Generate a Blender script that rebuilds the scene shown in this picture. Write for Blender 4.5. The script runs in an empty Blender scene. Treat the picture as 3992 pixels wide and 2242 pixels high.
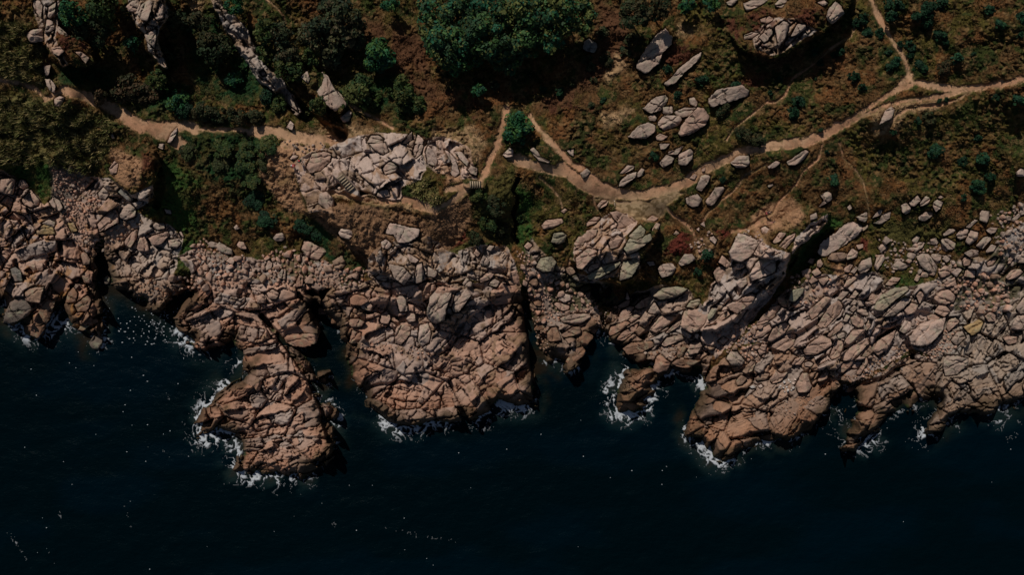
import bpy, math, random, colorsys
import numpy as np
from mathutils import Vector

# ------------------------------------------------------------------ camera, sky, sun, exposure
PW, PH = 3992.0, 2242.0            # size of the photograph, the map unit used below
CXP, CYP = PW/2, PH/2
PPM = 23.5                         # photo pixels per metre at sea level
CAMH = 130.0                       # drone height
FPX = PPM*CAMH
sc = bpy.context.scene
col = sc.collection
cam_d = bpy.data.cameras.new('camera')
cam_d.sensor_width = 36.0
cam_d.lens = 36.0*FPX/PW
cam_d.clip_start = 1.0
cam_d.clip_end = 8000.0
cam = bpy.data.objects.new('camera', cam_d)
cam.location = (0, 0, CAMH)
col.objects.link(cam)
sc.camera = cam

SUN_EL = math.radians(45.0)
SHADOW = math.radians(27.0)        # shadows fall this far right of straight down
w = bpy.data.worlds.new('World'); sc.world = w; w.use_nodes = True
wn = w.node_tree.nodes; wl = w.node_tree.links
bg = wn['Background']
sky = wn.new('ShaderNodeTexSky'); sky.sky_type = 'NISHITA'; sky.sun_disc = False
sky.sun_elevation = SUN_EL; sky.sun_rotation = -SHADOW
wl.new(sky.outputs[0], bg.inputs[0]); bg.inputs[1].default_value = 0.05
sun_d = bpy.data.lights.new('sun', 'SUN'); sun_d.energy = 5.0; sun_d.angle = math.radians(0.5)
sun_d.color = (1.0, 0.94, 0.86)
sun = bpy.data.objects.new('sun', sun_d)
sdir = Vector((math.sin(SHADOW)*math.cos(SUN_EL), -math.cos(SHADOW)*math.cos(SUN_EL), -math.sin(SUN_EL)))
sun.rotation_euler = sdir.to_track_quat('-Z', 'Y').to_euler()
sun.location = (0, 0, 200)
col.objects.link(sun)
sc.view_settings.view_transform = 'Standard'
sc.view_settings.look = 'None'
sc.view_settings.exposure = -0.80
sc.view_settings.gamma = 1.0
sc.render.engine = 'CYCLES'
sc.cycles.max_bounces = 3
sc.cycles.diffuse_bounces = 1
sc.cycles.glossy_bounces = 1

# ------------------------------------------------------------------ helpers
rng = np.random.default_rng(7)

def tag(o, label=None, cat=None, group=None, kind=None):
    if label: o['label'] = label
    if cat: o['category'] = cat
    if group: o['group'] = group
    if kind: o['kind'] = kind
    return o

def unproj(px, py, z):
    k = (CAMH - z)/FPX
    return (px-CXP)*k, -(py-CYP)*k

def h2(ix, iy, s):
    n = (ix.astype(np.int64)*374761393 + iy.astype(np.int64)*668265263 + int(s)*974711 + 1013904223) & 0xffffffff
    n = ((n ^ (n >> 13))*1274126177) & 0xffffffff
    n = ((n ^ (n >> 16))*2246822519) & 0xffffffff
    n = n ^ (n >> 13)
    return (n & 0xffffff).astype(np.float64)/16777215.0

def vnoise(x, y, s=0):
    ix = np.floor(x); iy = np.floor(y)
    fx = x-ix; fy = y-iy
    fx = fx*fx*(3-2*fx); fy = fy*fy*(3-2*fy)
    a = h2(ix, iy, s); b = h2(ix+1, iy, s); c = h2(ix, iy+1, s); d = h2(ix+1, iy+1, s)
    return (a*(1-fx)+b*fx)*(1-fy) + (c*(1-fx)+d*fx)*fy

def fbm(x, y, s=0, o=4, g=0.5):
    t = 0; amp = 1; tot = 0
    for i in range(o):
        t = t + amp*vnoise(x, y, s+i*17); tot += amp
        amp *= g; x = x*2.03+11.3; y = y*2.03+7.7
    return t/tot

def voro(x, y, s, jit=0.8):
    """cell id hash, edge distance, vector to cell centre"""
    ix = np.floor(x); iy = np.floor(y)
    best = np.full(x.shape, 1e9); bx = np.zeros(x.shape); by = np.zeros(x.shape)
    cx_ = np.zeros(x.shape); cy_ = np.zeros(x.shape)
    for i in (-1, 0, 1):
        for j in (-1, 0, 1):
            gx = ix+i; gy = iy+j
            px = gx+0.5+jit*(h2(gx, gy, s)-0.5); py = gy+0.5+jit*(h2(gx, gy, s+91)-0.5)
            d = (px-x)**2+(py-y)**2
            m = d < best
            best = np.where(m, d, best); bx = np.where(m, px-x, bx); by = np.where(m, py-y, by)
            cx_ = np.where(m, gx, cx_); cy_ = np.where(m, gy, cy_)
    e = np.full(x.shape, 9.0)
    for i in (-2, -1, 0, 1, 2):
        for j in (-2, -1, 0, 1, 2):
            if abs(i)+abs(j) == 4: continue
            gx = cx_+i; gy = cy_+j
            if i == 0 and j == 0: continue
            px = gx+0.5+jit*(h2(gx, gy, s)-0.5)-x; py = gy+0.5+jit*(h2(gx, gy, s+91)-0.5)-y
            dx = px-bx; dy = py-by
            L = np.sqrt(dx*dx+dy*dy)+1e-9
            e = np.minimum(e, (0.5*(px+bx)*dx+0.5*(py+by)*dy)/L)
    return cx_, cy_, e, bx, by

def inpoly(x, y, P):
    r = np.zeros(np.shape(x), bool)
    n = len(P); j = n-1
    for i in range(n):
        xi, yi = P[i]; xj, yj = P[j]
        if yi != yj:
            r ^= ((yi > y) != (yj > y)) & (x < (xj-xi)*(y-yi)/(yj-yi)+xi)
        j = i
    return r

def segdist(x, y, P, closed=True):
    d = np.full(np.shape(x), 1e9)
    n = len(P)
    for i in range(n if closed else n-1):
        ax, ay = P[i]; bx, by = P[(i+1) % n]
        vx, vy = bx-ax, by-ay
        L = vx*vx+vy*vy+1e-9
        t = np.clip(((x-ax)*vx+(y-ay)*vy)/L, 0, 1)
        d = np.minimum(d, (x-ax-t*vx)**2+(y-ay-t*vy)**2)
    return np.sqrt(d)

def sdpoly(x, y, P):
    d = segdist(x, y, P)
    return np.where(inpoly(x, y, P), d, -d)

def smooth(t):
    t = np.clip(t, 0, 1); return t*t*(3-2*t)

def pts(s):
    v = [float(q) for q in s.replace(',', ' ').split()]
    return list(zip(v[0::2], v[1::2]))

def mesh_from(name, V, F, mat, colr=None, parent=None, smooth_sh=False):
    """V (n,3), F (m,4) or (m,3) numpy -> linked object"""
    V = np.asarray(V, np.float32); F = np.asarray(F, np.int32)
    me = bpy.data.meshes.new(name)
    k = F.shape[1]
    me.vertices.add(len(V)); me.vertices.foreach_set('co', V.ravel())
    me.loops.add(F.size); me.loops.foreach_set('vertex_index', F.ravel())
    me.polygons.add(len(F)); me.polygons.foreach_set('loop_start', np.arange(0, F.size, k, dtype=np.int32))
    me.polygons.foreach_set('loop_total', np.full(len(F), k, np.int32))
    if smooth_sh: me.polygons.foreach_set('use_smooth', np.ones(len(F), bool))
    if colr is not None:
        a = me.attributes.new('Col', 'FLOAT_COLOR', 'POINT')
        c = np.ones((len(V), 4), np.float32); c[:, :3] = colr
        a.data.foreach_set('color', c.ravel())
    me.update(calc_edges=True); me.validate()
    me.materials.append(mat)
    o = bpy.data.objects.new(name, me)
    col.objects.link(o)
    if parent is not None: o.parent = parent
    return o

# ------------------------------------------------------------------ materials
def mat_base(name, rough=0.9, spec=0.2):
    m = bpy.data.materials.new(name); m.use_nodes = True
    nt = m.node_tree; b = nt.nodes['Principled BSDF']
    b.inputs['Roughness'].default_value = rough
    b.inputs['Specular IOR Level'].default_value = spec
    return m, nt, b

def N(nt, typ, **kw):
    n = nt.nodes.new(typ)
    for k, v in kw.items():
        if hasattr(n, k) and not k.startswith('i_'): setattr(n, k, v)
    return n

def mixc(nt, fac, a, b, mode='MIX'):
    m = nt.nodes.new('ShaderNodeMix'); m.data_type = 'RGBA'; m.blend_type = mode
    for sock, v in ((m.inputs[0], fac), (m.inputs[6], a), (m.inputs[7], b)):
        if hasattr(v, 'is_linked') or hasattr(v, 'links'): nt.links.new(v, sock)
        elif isinstance(v, (int, float)): sock.default_value = v
        else: sock.default_value = (*v, 1)
    return m.outputs[2]

def noise(nt, scale, detail=4, rough=0.6, vec=None):
    n = nt.nodes.new('ShaderNodeTexNoise'); n.inputs['Scale'].default_value = scale
    n.inputs['Detail'].default_value = detail; n.inputs['Roughness'].default_value = rough
    if vec is not None: nt.links.new(vec, n.inputs['Vector'])
    return n

def maprange(nt, v, a, b, c, d):
    m = nt.nodes.new('ShaderNodeMapRange'); nt.links.new(v, m.inputs[0])
    for i, q in enumerate((a, b, c, d)): m.inputs[i+1].default_value = q
    return m.outputs[0]

def attr_mat(name, rough, spec, sc1, amt1, sc2, amt2, bump, bscale, crack=0.0):
    """vertex colour Col x two noises, bump; optional crack network (soil and lichen filled joints)"""
    m, nt, b = mat_base(name, rough, spec)
    at = nt.nodes.new('ShaderNodeAttribute'); at.attribute_name = 'Col'
    geo = nt.nodes.new('ShaderNodeNewGeometry')
    pos = geo.outputs['Position']
    n1 = noise(nt, sc1, 3, 0.6, pos); n2 = noise(nt, sc2, 5, 0.7, pos)
    f1 = maprange(nt, n1.outputs[0], 0.25, 0.75, 1-amt1, 1+amt1)
    f2 = maprange(nt, n2.outputs[0], 0.25, 0.75, 1-amt2, 1+amt2)
    mul = nt.nodes.new('ShaderNodeMath'); mul.operation = 'MULTIPLY'
    nt.links.new(f1, mul.inputs[0]); nt.links.new(f2, mul.inputs[1])
    c = nt.nodes.new('ShaderNodeVectorMath'); c.operation = 'SCALE'
    nt.links.new(at.outputs['Color'], c.inputs[0]); nt.links.new(mul.outputs[0], c.inputs['Scale'])
    cout = c.outputs[0]
    bn = noise(nt, bscale, 6, 0.7, pos)
    hgt = bn.outputs[0]
    if crack > 0:
        wrp = noise(nt, 0.9, 3, 0.5, pos)
        ad = nt.nodes.new('ShaderNodeVectorMath'); ad.operation = 'MULTIPLY_ADD'
        nt.links.new(wrp.outputs[1], ad.inputs[0]); ad.inputs[1].default_value = (0.7, 0.7, 0.7)
        nt.links.new(pos, ad.inputs[2])
        sca = nt.nodes.new('ShaderNodeMapping'); sca.inputs['Rotation'].default_value = (0, 0, 0.6)
        sca.inputs['Scale'].default_value = (0.45, 0.95, 0.8)
        nt.links.new(ad.outputs[0], sca.inputs[0])
        vo = nt.nodes.new('ShaderNodeTexVoronoi'); vo.feature = 'DISTANCE_TO_EDGE'; vo.inputs['Scale'].default_value = crack
        nt.links.new(sca.outputs[0], vo.inputs['Vector'])
        ck = maprange(nt, vo.outputs[0], 0.0, 0.05, 0.0, 1.0)
        msk = noise(nt, 0.5, 2, 0.5, pos)
        mk = maprange(nt, msk.outputs[0], 0.4, 0.6, 0.0, 1.0)
        mm = nt.nodes.new('ShaderNodeMath'); mm.operation = 'MAXIMUM'
        nt.links.new(ck, mm.inputs[0]); nt.links.new(mk, mm.inputs[1])
        ck = mm.outputs[0]
        dk = nt.nodes.new('ShaderNodeMapRange'); nt.links.new(ck, dk.inputs[0])
        dk.inputs[3].default_value = 0.4; dk.inputs[4].default_value = 1.0
        c2 = nt.nodes.new('ShaderNodeVectorMath'); c2.operation = 'SCALE'
        nt.links.new(cout, c2.inputs[0]); nt.links.new(dk.outputs[0], c2.inputs['Scale'])
        cout = c2.outputs[0]
        ma = nt.nodes.new('ShaderNodeMath'); ma.operation = 'MULTIPLY_ADD'
        nt.links.new(ck, ma.inputs[0]); ma.inputs[1].default_value = 0.35; nt.links.new(hgt, ma.inputs[2])
        hgt = ma.outputs[0]
    nt.links.new(cout, b.inputs['Base Color'])
    if bump > 0:
        bp = nt.nodes.new('ShaderNodeBump'); bp.inputs['Strength'].default_value = 1.0
        bp.inputs['Distance'].default_value = bump
        nt.links.new(hgt, bp.inputs['Height']); nt.links.new(bp.outputs[0], b.inputs['Normal'])
    return m

M_GROUND = attr_mat('heath_ground', 0.95, 0.05, 0.9, 0.25, 5.0, 0.45, 0.25, 3.0)
M_PATH = attr_mat('trodden_earth', 0.95, 0.05, 0.6, 0.14, 7.0, 0.26, 0.06, 4.0)
M_ROCK = attr_mat('granite', 0.85, 0.15, 0.7, 0.13, 4.0, 0.15, 0.05, 4.0, 0.0)
M_BOULDER = attr_mat('granite_boulder', 0.85, 0.15, 0.8, 0.18, 4.5, 0.18, 0.12, 2.6, 0.5)
M_LEAF = attr_mat('foliage', 0.7, 0.15, 1.2, 0.2, 6.0, 0.2, 0.0, 1.0)
M_GRASS = attr_mat('dry_grass', 0.8, 0.1, 1.0, 0.2, 6.0, 0.25, 0.0, 1.0)
M_BARK = attr_mat('bark', 0.9, 0.1, 2.0, 0.2, 9.0, 0.3, 0.03, 12.0)
M_WOOD = attr_mat('weathered_wood', 0.8, 0.15, 3.0, 0.12, 14.0, 0.2, 0.01, 20.0)
M_CLOTH = attr_mat('cloth', 0.9, 0.05, 5.0, 0.05, 30.0, 0.08, 0.0, 1.0)
M_SKIN = attr_mat('skin', 0.6, 0.3, 5.0, 0.03, 30.0, 0.05, 0.0, 1.0)
M_FOAM_GLINT = attr_mat('foam', 0.9, 0.1, 2.0, 0.1, 9.0, 0.15, 0.03, 6.0)  # also colours the white flecks that stand for sun glints
def sea_mat():
    m, nt, b = mat_base('sea_water', 0.3, 0.03)
    at = nt.nodes.new('ShaderNodeAttribute'); at.attribute_name = 'Col'
    geo = nt.nodes.new('ShaderNodeNewGeometry')
    nt.links.new(at.outputs['Color'], b.inputs['Base Color'])
    mp = nt.nodes.new('ShaderNodeMapping'); mp.inputs['Scale'].default_value = (0.8, 1.3, 1)
    nt.links.new(geo.outputs['Position'], mp.inputs[0])
    n1 = noise(nt, 0.9, 6, 0.65, mp.outputs[0])
    bp = nt.nodes.new('ShaderNodeBump'); bp.inputs['Strength'].default_value = 0.8; bp.inputs['Distance'].default_value = 0.25
    nt.links.new(n1.outputs[0], bp.inputs['Height']); nt.links.new(bp.outputs[0], b.inputs['Normal'])
    return m
M_SEA = sea_mat()
BOULDERS = '''
@ 2000 0
.7 g 1530,280 1605,380 1590,450 1500,520 1480,620 1400,690 1330,745 1240,690 1235,640 1290,560 1380,420 1440,350
1.0 g 1895,515 1890,570 1800,660 1720,730 1620,840 1540,865 1510,840 1590,780 1660,690 1780,590
.8 d 710,420 760,385 840,430 850,470 820,530 760,520 700,490
.7 g 1300,1090 1420,980 1530,950 1560,990 1540,1040 1480,1110 1380,1140
.7 g 1505,1075 1600,1065 1610,1130 1560,1150 1505,1140
.7 g 1770,985 1820,975 1855,1030 1840,1070 1770,1045
.9 g 1960,990 2050,900 2300,850 2370,910 2360,960 2200,1020 2080,1050 2000,1080 1960,1040
.7 g 1360,1170 1410,1145 1445,1180 1430,1215 1370,1210
.8 g 1460,1220 1520,1160 1680,1160 1700,1200 1660,1260 1520,1310 1450,1260
.6 g 1620,1120 1720,1080 1840,1080 1780,1160 1700,1180 1630,1150
.9 p 1660,1340 1700,1240 1850,1080 1920,1085 1975,1170 1930,1260 1780,1350 1680,1370
.8 g 1150,1375 1260,1260 1360,1225 1430,1260 1430,1320 1340,1390 1200,1390
.6 p 1435,1370 1470,1340 1560,1370 1500,1410 1440,1405
.8 g 2310,30 2400,0 2576,-10 2480,60 2340,110
.7 g 2320,350 2400,320 2470,330 2400,380 2320,400
.7 g 2470,370 2576,280 2600,300 2560,400 2520,430
.6 g 2140,20 2200,-10 2260,-10 2200,60 2150,40
.5 p 2480,190 2576,160 2620,190 2560,235 2490,220
@ 2000 560
.9 g 1470,0 1580,0 1530,50 1480,60
.8 g 1560,80 1620,60 1720,20 1650,110 1560,110
.9 g 1465,200 1540,110 1620,140 1600,190 1510,240
1.0 g 1660,110 1780,50 1810,80 1800,150 1740,220 1660,210
.7 g 1070,300 1150,215 1220,225 1210,260 1110,300
.8 g 1060,430 1080,370 1150,310 1240,280 1240,330 1110,430
.7 g 1250,290 1290,245 1320,260 1300,320 1250,340
.5 g 540,70 610,55 610,130 570,110
.7 g 170,60 200,30 250,80 280,140 380,180 360,195 260,170 210,120
.7 g 670,300 740,245 780,280 740,330 700,345
.8 g 2180,190 2260,120 2370,120 2380,200 2330,245 2240,240
.5 p 1895,260 1930,235 1925,275 1895,285
.5 p 1770,345 1820,300 1850,320 1820,360
.9 g 1835,455 1890,320 1950,310 1985,330 1960,390 1890,485
.7 g 1735,545 1800,520 1850,505 1900,560 1860,630 1800,640 1740,600
.8 g 1930,580 2000,490 2030,440 2100,430 2130,450 2060,550 2010,620 1950,620
.7 p 845,620 890,565 960,570 940,620 860,660
.9 p 285,820 330,770 490,750 510,790 400,850 300,860
1.2 o 380,990 410,900 500,890 540,920 520,990 450,1010
.6 p 740,790 820,735 880,740 830,800 740,830
.5 p 970,690 1040,675 1140,720 1220,800 1150,830 1040,860 1060,800 1000,740
.6 p 1330,770 1400,720 1460,750 1420,780
1.0 o 1160,930 1280,815 1330,870 1320,920 1240,970 1190,960
1.2 o 1110,1060 1170,950 1250,970 1380,900 1400,960 1240,1080 1150,1110
.8 p 1390,870 1440,790 1480,810 1460,860 1400,900
.7 p 610,1010 660,930 740,940 700,1030 640,1050
.6 p 710,960 740,870 850,860 830,930 740,1000
.6 p 950,980 1050,920 1110,950 1060,1040 980,1060
.9 p 630,1150 750,1050 850,1070 840,1120 690,1270 640,1250
1.2 o 230,1230 280,1150 390,1130 440,1190 400,1280 300,1290 240,1260
.8 p 750,1270 780,1210 860,1200 860,1240 760,1285
1.1 o 740,1330 900,1230 1080,1170 1090,1190 1040,1250 860,1350 760,1370
1.3 o 1070,1380 1080,1260 1110,1180 1240,1150 1280,1180 1240,1270 1190,1340
.6 g 1340,1190 1410,1180 1430,1220 1370,1230
.7 g 1450,1250 1500,1210 1600,1200 1640,1250 1600,1320 1490,1350
.6 g 1660,1200 1720,1110 1800,1110 1835,1160 1760,1210 1680,1230
.8 b 530,1250 590,1230 630,1290 580,1330 540,1300
.8 g 410,1390 470,1365 480,1400 430,1430
.8 b 160,1400 220,1330 260,1400 230,1443
.8 w 2165,1100 2260,900 2380,930 2480,990 2390,1130 2290,1190 2190,1160
.8 w 2365,1330 2440,1200 2540,1100 2640,1150 2640,1280 2540,1330 2400,1380
.6 p 2060,1190 2100,1120 2200,1210 2150,1250
.6 p 2010,1300 2060,1230 2240,1260 2130,1370 2050,1400
.5 w 2490,850 2530,830 2590,870 2570,920 2500,900
.6 w 2240,1400 2340,1340 2360,1400 2280,1460
.4 p 480,680 520,650 550,670 510,700
.4 p 1610,910 1640,870 1670,900 1640,920
.5 p 110,1030 150,985 195,1020 150,1070
.4 w 1840,860 1870,840 1870,880
.4 w 1880,810 1920,780 1930,840
.4 w 1970,960 2010,925 2050,970 2030,1010
@ 2992 560
.8 g 190,180 250,150 330,90 380,60 420,80 370,150 280,220 200,210
.8 g 0,230 90,170 130,190 80,240 10,250
.5 g 0,420 50,400 60,420 10,440
.9 g 530,520 600,475 640,500 650,560 560,620 510,640 570,570
1.1 g 1340,620 1390,590 1440,640 1430,690 1390,710 1350,690
.8 g 1420,590 1510,515 1540,570 1480,630 1440,630
.8 g 1530,600 1590,520 1640,550 1610,610 1530,630
1.0 g 1665,590 1700,560 1765,590 1740,650 1690,690 1660,630
1.2 g 1515,740 1590,680 1660,690 1670,720 1580,780 1520,770
.8 g 890,735 1000,680 1005,760 980,790 920,770
.6 g 1050,750 1120,660 1160,660 1130,720
.6 g 1060,800 1120,770 1160,700 1240,680 1230,750 1140,810
.6 w 500,1100 540,990 700,880 790,800 860,780 940,820 960,850 900,930 740,1040 640,1100 570,1140
.6 p 950,850 1010,810 1010,840 960,880
.6 b 600,1160 640,1100 740,1090 810,1110 770,1170 700,1190
.7 g 790,1130 850,1050 910,1090 900,1140 800,1170
.6 p 890,1020 960,1005 965,1040 910,1070
.7 p 110,1030 200,930 280,900 270,950 180,1060
.7 p 50,990 120,890 190,900 130,980 70,1005
.6 g 430,720 490,690 505,750 430,770
.7 p 400,1190 430,1150 490,1160 460,1220
.7 p 500,1180 530,1155 560,1210 530,1245 495,1230
.6 p 340,1280 400,1255 440,1260 430,1320 350,1340
.7 p 440,1290 500,1250 545,1300 480,1335
.7 p 410,1380 460,1340 510,1370 440,1410
.7 p 510,1360 600,1335 620,1360 560,1430 520,1390
.7 p 770,1250 830,1210 860,1220 820,1290 770,1290
.6 g 830,1290 890,1230 910,1250 870,1310
1.1 g 900,1260 940,1180 1040,1140 1050,1230 1000,1290 930,1310
.8 g 1070,1240 1100,1120 1170,1110 1180,1160 1100,1280
.8 g 1110,1050 1140,1010 1190,1005 1190,1060 1140,1090
.7 g 1245,1230 1310,1170 1390,1210 1410,1240 1350,1270 1260,1265
.8 g 1450,970 1500,915 1530,940 1500,1000 1460,1000
.8 g 1450,1050 1520,990 1580,990 1560,1040 1480,1100
.8 g 1495,1130 1560,1100 1620,1110 1710,1240 1690,1300 1600,1280 1530,1220
.8 g 1640,1130 1680,1105 1750,1120 1740,1170 1690,1190
.7 g 1750,1160 1790,1120 1840,1160 1800,1200
.8 g 1740,960 1800,950 1890,1000 1880,1060 1820,1070 1750,1000
.9 g 1890,920 1950,855 2020,860 2000,940 1930,970
1.0 g 1980,990 2040,870 2120,890 2110,960 2030,1020
.9 g 2090,1030 2170,940 2230,930 2250,960 2160,1060
.8 g 2190,1080 2250,1010 2300,1030 2270,1080 2200,1100
.8 g 1970,1100 2050,1060 2120,1075 2120,1120 2030,1140
.8 p 1955,1170 1990,1130 2050,1170 2030,1220 1970,1230
.8 g 2130,700 2150,670 2230,680 2225,760 2200,800 2130,770
.6 g 1990,840 2080,760 2115,770 2030,850
.8 g 2190,870 2240,840 2310,850 2290,890 2240,910
.7 g 1760,910 1830,850 1900,860 1870,900 1770,930
.7 g 1635,960 1690,945 1720,980 1700,1020 1640,1010
.8 p 2390,1340 2450,1270 2540,1260 2570,1290 2500,1350 2410,1370
.7 p 1710,1290 1780,1220 1850,1250 1830,1320 1740,1350
.7 w 1840,1300 1900,1250 1960,1260 1900,1340
.6 p 1470,1370 1500,1310 1540,1330 1510,1390
.6 p 1540,1290 1620,1290 1610,1340 1540,1340
.6 p 1180,1420 1250,1340 1340,1350 1300,1400 1230,1430
1.0 w 2490,290 2540,250 2580,260 2580,330 2510,330
.8 g 2440,770 2530,690 2540,730 2470,790
.8 g 2530,680 2576,630 2600,700 2540,720
.7 p 1990,1270 2090,1270 2080,1350 1970,1340
.7 p 1770,1400 1880,1340 1900,1420 1800,1443
.6 p 760,1443 810,1340 860,1330 900,1350 800,1443
.5 g 1710,540 1740,520 1770,540 1730,555
.5 g 800,640 830,610 850,650 820,670
.5 p 2200,1200 2280,1140 2310,1150 2260,1220 2210,1230
.5 p 2410,1210 2450,1110 2500,1080 2480,1140 2440,1200
@ 2992 1120
.6 p 410,240 580,90 640,110 500,290 440,330
.8 p 500,380 620,190 720,130 760,190 720,270 590,400 540,420
.6 p 1000,130 1050,60 1110,90 1060,170
.9 o 1060,210 1140,80 1260,10 1400,-10 1430,20 1300,120 1160,240 1100,240
.8 g 1150,300 1230,190 1380,100 1450,120 1370,210 1270,290
.5 p 1370,230 1440,155 1515,180 1490,250 1400,280
.5 p 1490,80 1540,30 1570,80 1530,170
.6 p 1670,110 1730,40 1820,20 1890,90 1870,150 1790,175 1700,150
.7 p 1670,250 1720,180 1790,190 1840,240 1780,300
.5 p 1600,290 1660,270 1740,300 1710,330 1610,330
.8 w 1420,500 1540,360 1640,330 1790,310 1770,430 1640,570 1540,600 1440,580
.8 w 1320,440 1380,330 1440,350 1440,430 1380,470
.8 p 1060,640 1100,540 1290,430 1270,500 1200,620 1110,690
.6 p 740,700 840,600 1000,510 1025,560 900,700 850,740 740,740
.7 p 770,540 860,430 980,420 970,460 850,560 800,580
.8 p 830,310 880,280 960,330 970,390 910,410 850,370
.8 p 975,410 1020,320 1050,330 1030,400 990,440
.7 p 600,490 680,400 740,350 765,380 720,440 620,510
.8 g 695,480 760,450 790,470 770,510 710,515
.8 p 360,640 430,560 550,480 660,540 640,590 540,650 480,680 380,680
.7 p 20,600 160,490 260,455 290,490 260,580 170,650 80,620
.7 p 0,540 60,400 180,345 220,390 170,470 40,550
.7 p 240,780 280,720 360,700 380,720 330,780
.8 g 370,760 420,745 460,770 440,800 380,795
.7 p 20,930 90,840 130,870 210,850 130,950 50,970
1.0 p 280,990 350,860 400,860 430,960 450,1000 400,1060 310,1060
.7 p 500,940 560,850 590,810 620,850 600,920 520,950
.6 p 620,700 690,530 760,540 760,600 720,700 650,730
.5 p 690,850 760,770 870,730 850,780 760,860
.5 p 890,880 930,800 1000,700 1010,760 930,880
.5 b 940,690 1030,590 1090,560 1070,640 1000,700
.8 p 2360,510 2400,490 2510,500 2500,560 2420,580
.8 g 1840,540 1900,450 1960,440 1990,510 1900,590
.7 y 1960,400 2070,350 2120,320 2170,350 2130,450 2050,490
.8 p 2180,290 2230,250 2290,270 2290,340 2220,350
.7 p 1790,400 1830,310 1890,300 1930,350 1870,400 1820,450
.6 g 2490,210 2576,100 2640,150 2640,260 2540,270
.6 g 2440,420 2500,290 2640,270 2640,400 2560,430
.9 o 210,130 240,30 370,0 360,60 270,150
.7 p 0,310 30,200 120,180 140,200 90,260 20,320
.7 b 100,100 160,100 220,160 220,200 160,200 110,150
.7 g 700,120 760,40 820,50 740,130
.7 g 820,110 880,30 940,40 870,110
.8 g 915,190 910,130 970,140 970,190
.8 g 830,180 870,120 905,140 880,180
.8 g 820,230 870,180 905,210 860,250
.8 g 895,240 940,215 1020,240 1010,290 950,280
.7 g 760,340 790,270 830,290 800,350
.8 b 1215,790 1260,750 1290,780 1250,810
.8 b 790,1040 820,990 880,965 910,980 870,1040 800,1060
.5 g 1760,750 1800,690 1900,690 2020,720 2020,770 1900,880 1780,890
@ 2000 1120
.8 w 450,120 520,65 580,80 580,130 510,155
.8 p 410,170 440,150 570,190 560,230 480,240
.8 b 205,150 250,130 290,150 280,190 220,185
.8 g 470,310 600,270 740,265 790,290 700,360 630,370 490,350
.9 b 215,410 250,370 330,380 310,420 240,440
.8 b 340,460 380,410 440,400 490,530 400,550 345,540
.6 b 480,480 600,400 680,400 680,470 510,510
1.0 b 635,550 650,490 720,440 810,490 800,520 740,590 660,570
.8 b 525,750 600,620 700,600 730,640 710,690 620,760 560,790
.8 b 770,420 840,390 855,420 820,470 780,460
.8 p 1050,340 1090,230 1180,190 1220,200 1150,300 1080,345
.8 b 1050,190 1120,140 1180,130 1160,190 1080,215
.7 p 1220,200 1290,130 1380,90 1410,110 1340,200 1250,225
.7 g 1350,250 1420,140 1490,260 1400,270
.7 p 1160,330 1230,270 1280,290 1190,360
.7 p 960,470 980,400 1130,340 1180,360 1080,440 980,490
.7 p 1030,530 1090,460 1260,360 1230,440 1110,540
.9 b 1215,440 1270,390 1330,430 1260,490
.7 p 1370,430 1480,290 1650,290 1570,370 1440,460
.7 p 1530,460 1600,390 1700,330 1660,400 1560,460
.9 g 1490,580 1540,510 1680,475 1730,520 1620,560 1520,600
.6 b 1100,620 1180,560 1400,540 1420,590 1300,650 1150,680
.9 b 1640,690 1660,630 1720,570 1745,610 1700,700 1660,715
.9 g 1750,640 1780,570 1880,550 1900,590 1860,660 1770,685
1.0 p 1405,840 1440,700 1480,670 1530,720 1580,760 1550,840 1450,865
.6 b 1590,770 1640,725 1780,730 1890,735 1750,820 1660,800
.8 p 1675,380 1720,240 1860,215 1960,230 1940,350 1860,450 1790,460 1710,420
1.3 o 1405,90 1500,10 1650,-10 1760,20 1640,90 1480,130
1.0 o 1740,200 1780,140 1870,115 1890,150 1830,215
1.0 p 2150,190 2240,150 2380,60 2440,80 2400,160 2250,270 2180,230
.8 p 2030,360 2090,280 2170,240 2180,280 2080,350
.8 o 1950,290 2000,215 2050,225 2000,310 1960,330
.7 p 2400,500 2450,440 2576,370 2600,420 2500,500 2420,520
.7 p 2440,380 2500,290 2600,200 2640,290 2520,370
1.0 g 2140,720 2180,640 2250,650 2330,740 2290,790 2190,780
.7 b 2300,850 2390,740 2440,750 2400,850 2340,870
.8 p 2460,640 2500,570 2550,580 2530,660 2480,690
.8 p 2060,540 2110,500 2160,530 2110,580
.8 b 2240,940 2290,880 2350,920 2300,980 2250,990
.7 b 2430,920 2500,860 2576,870 2540,930 2450,940
.7 W 2375,1000 2410,985 2440,1010 2400,1020
.7 W 2460,995 2490,975 2510,1000 2480,1015
1.0 w 1130,120 1145,40 1160,80 1175,120 1150,130
@ 0 1120
.7 d 40,300 100,150 160,100 250,110 330,220 280,290 200,330 110,370 30,360
.6 b 300,480 340,390 400,240 460,130 560,140 530,230 450,420 380,520
.7 b 250,130 250,40 320,0 440,0 400,160 310,150
.8 b 660,160 680,60 740,0 780,60 760,160
.7 b 750,180 880,80 920,130 880,240 780,250
.8 b 795,330 870,240 905,270 890,310 810,380
.8 b 780,430 850,330 980,320 990,350 900,390 830,440
.8 d 890,560 940,490 1000,460 1030,500 1030,590 980,630 920,610
@ 1000 1120
1.0 p 280,510 300,440 420,390 610,380 640,460 600,560 490,610 380,600 290,550
.9 p 620,210 700,205 700,270 620,275
.8 b 750,330 780,290 825,340 800,370 750,365
.6 r 940,110 990,70 1080,90 1130,140 1040,190 940,170
1.2 g 1710,250 1740,100 1810,20 1970,40 1910,200 1890,330 1800,370 1720,320
1.0 g 1965,210 2000,60 2110,10 2160,70 2080,190 2030,250 1980,250
1.0 g 1495,310 1540,250 1590,260 1600,340 1530,350
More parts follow.
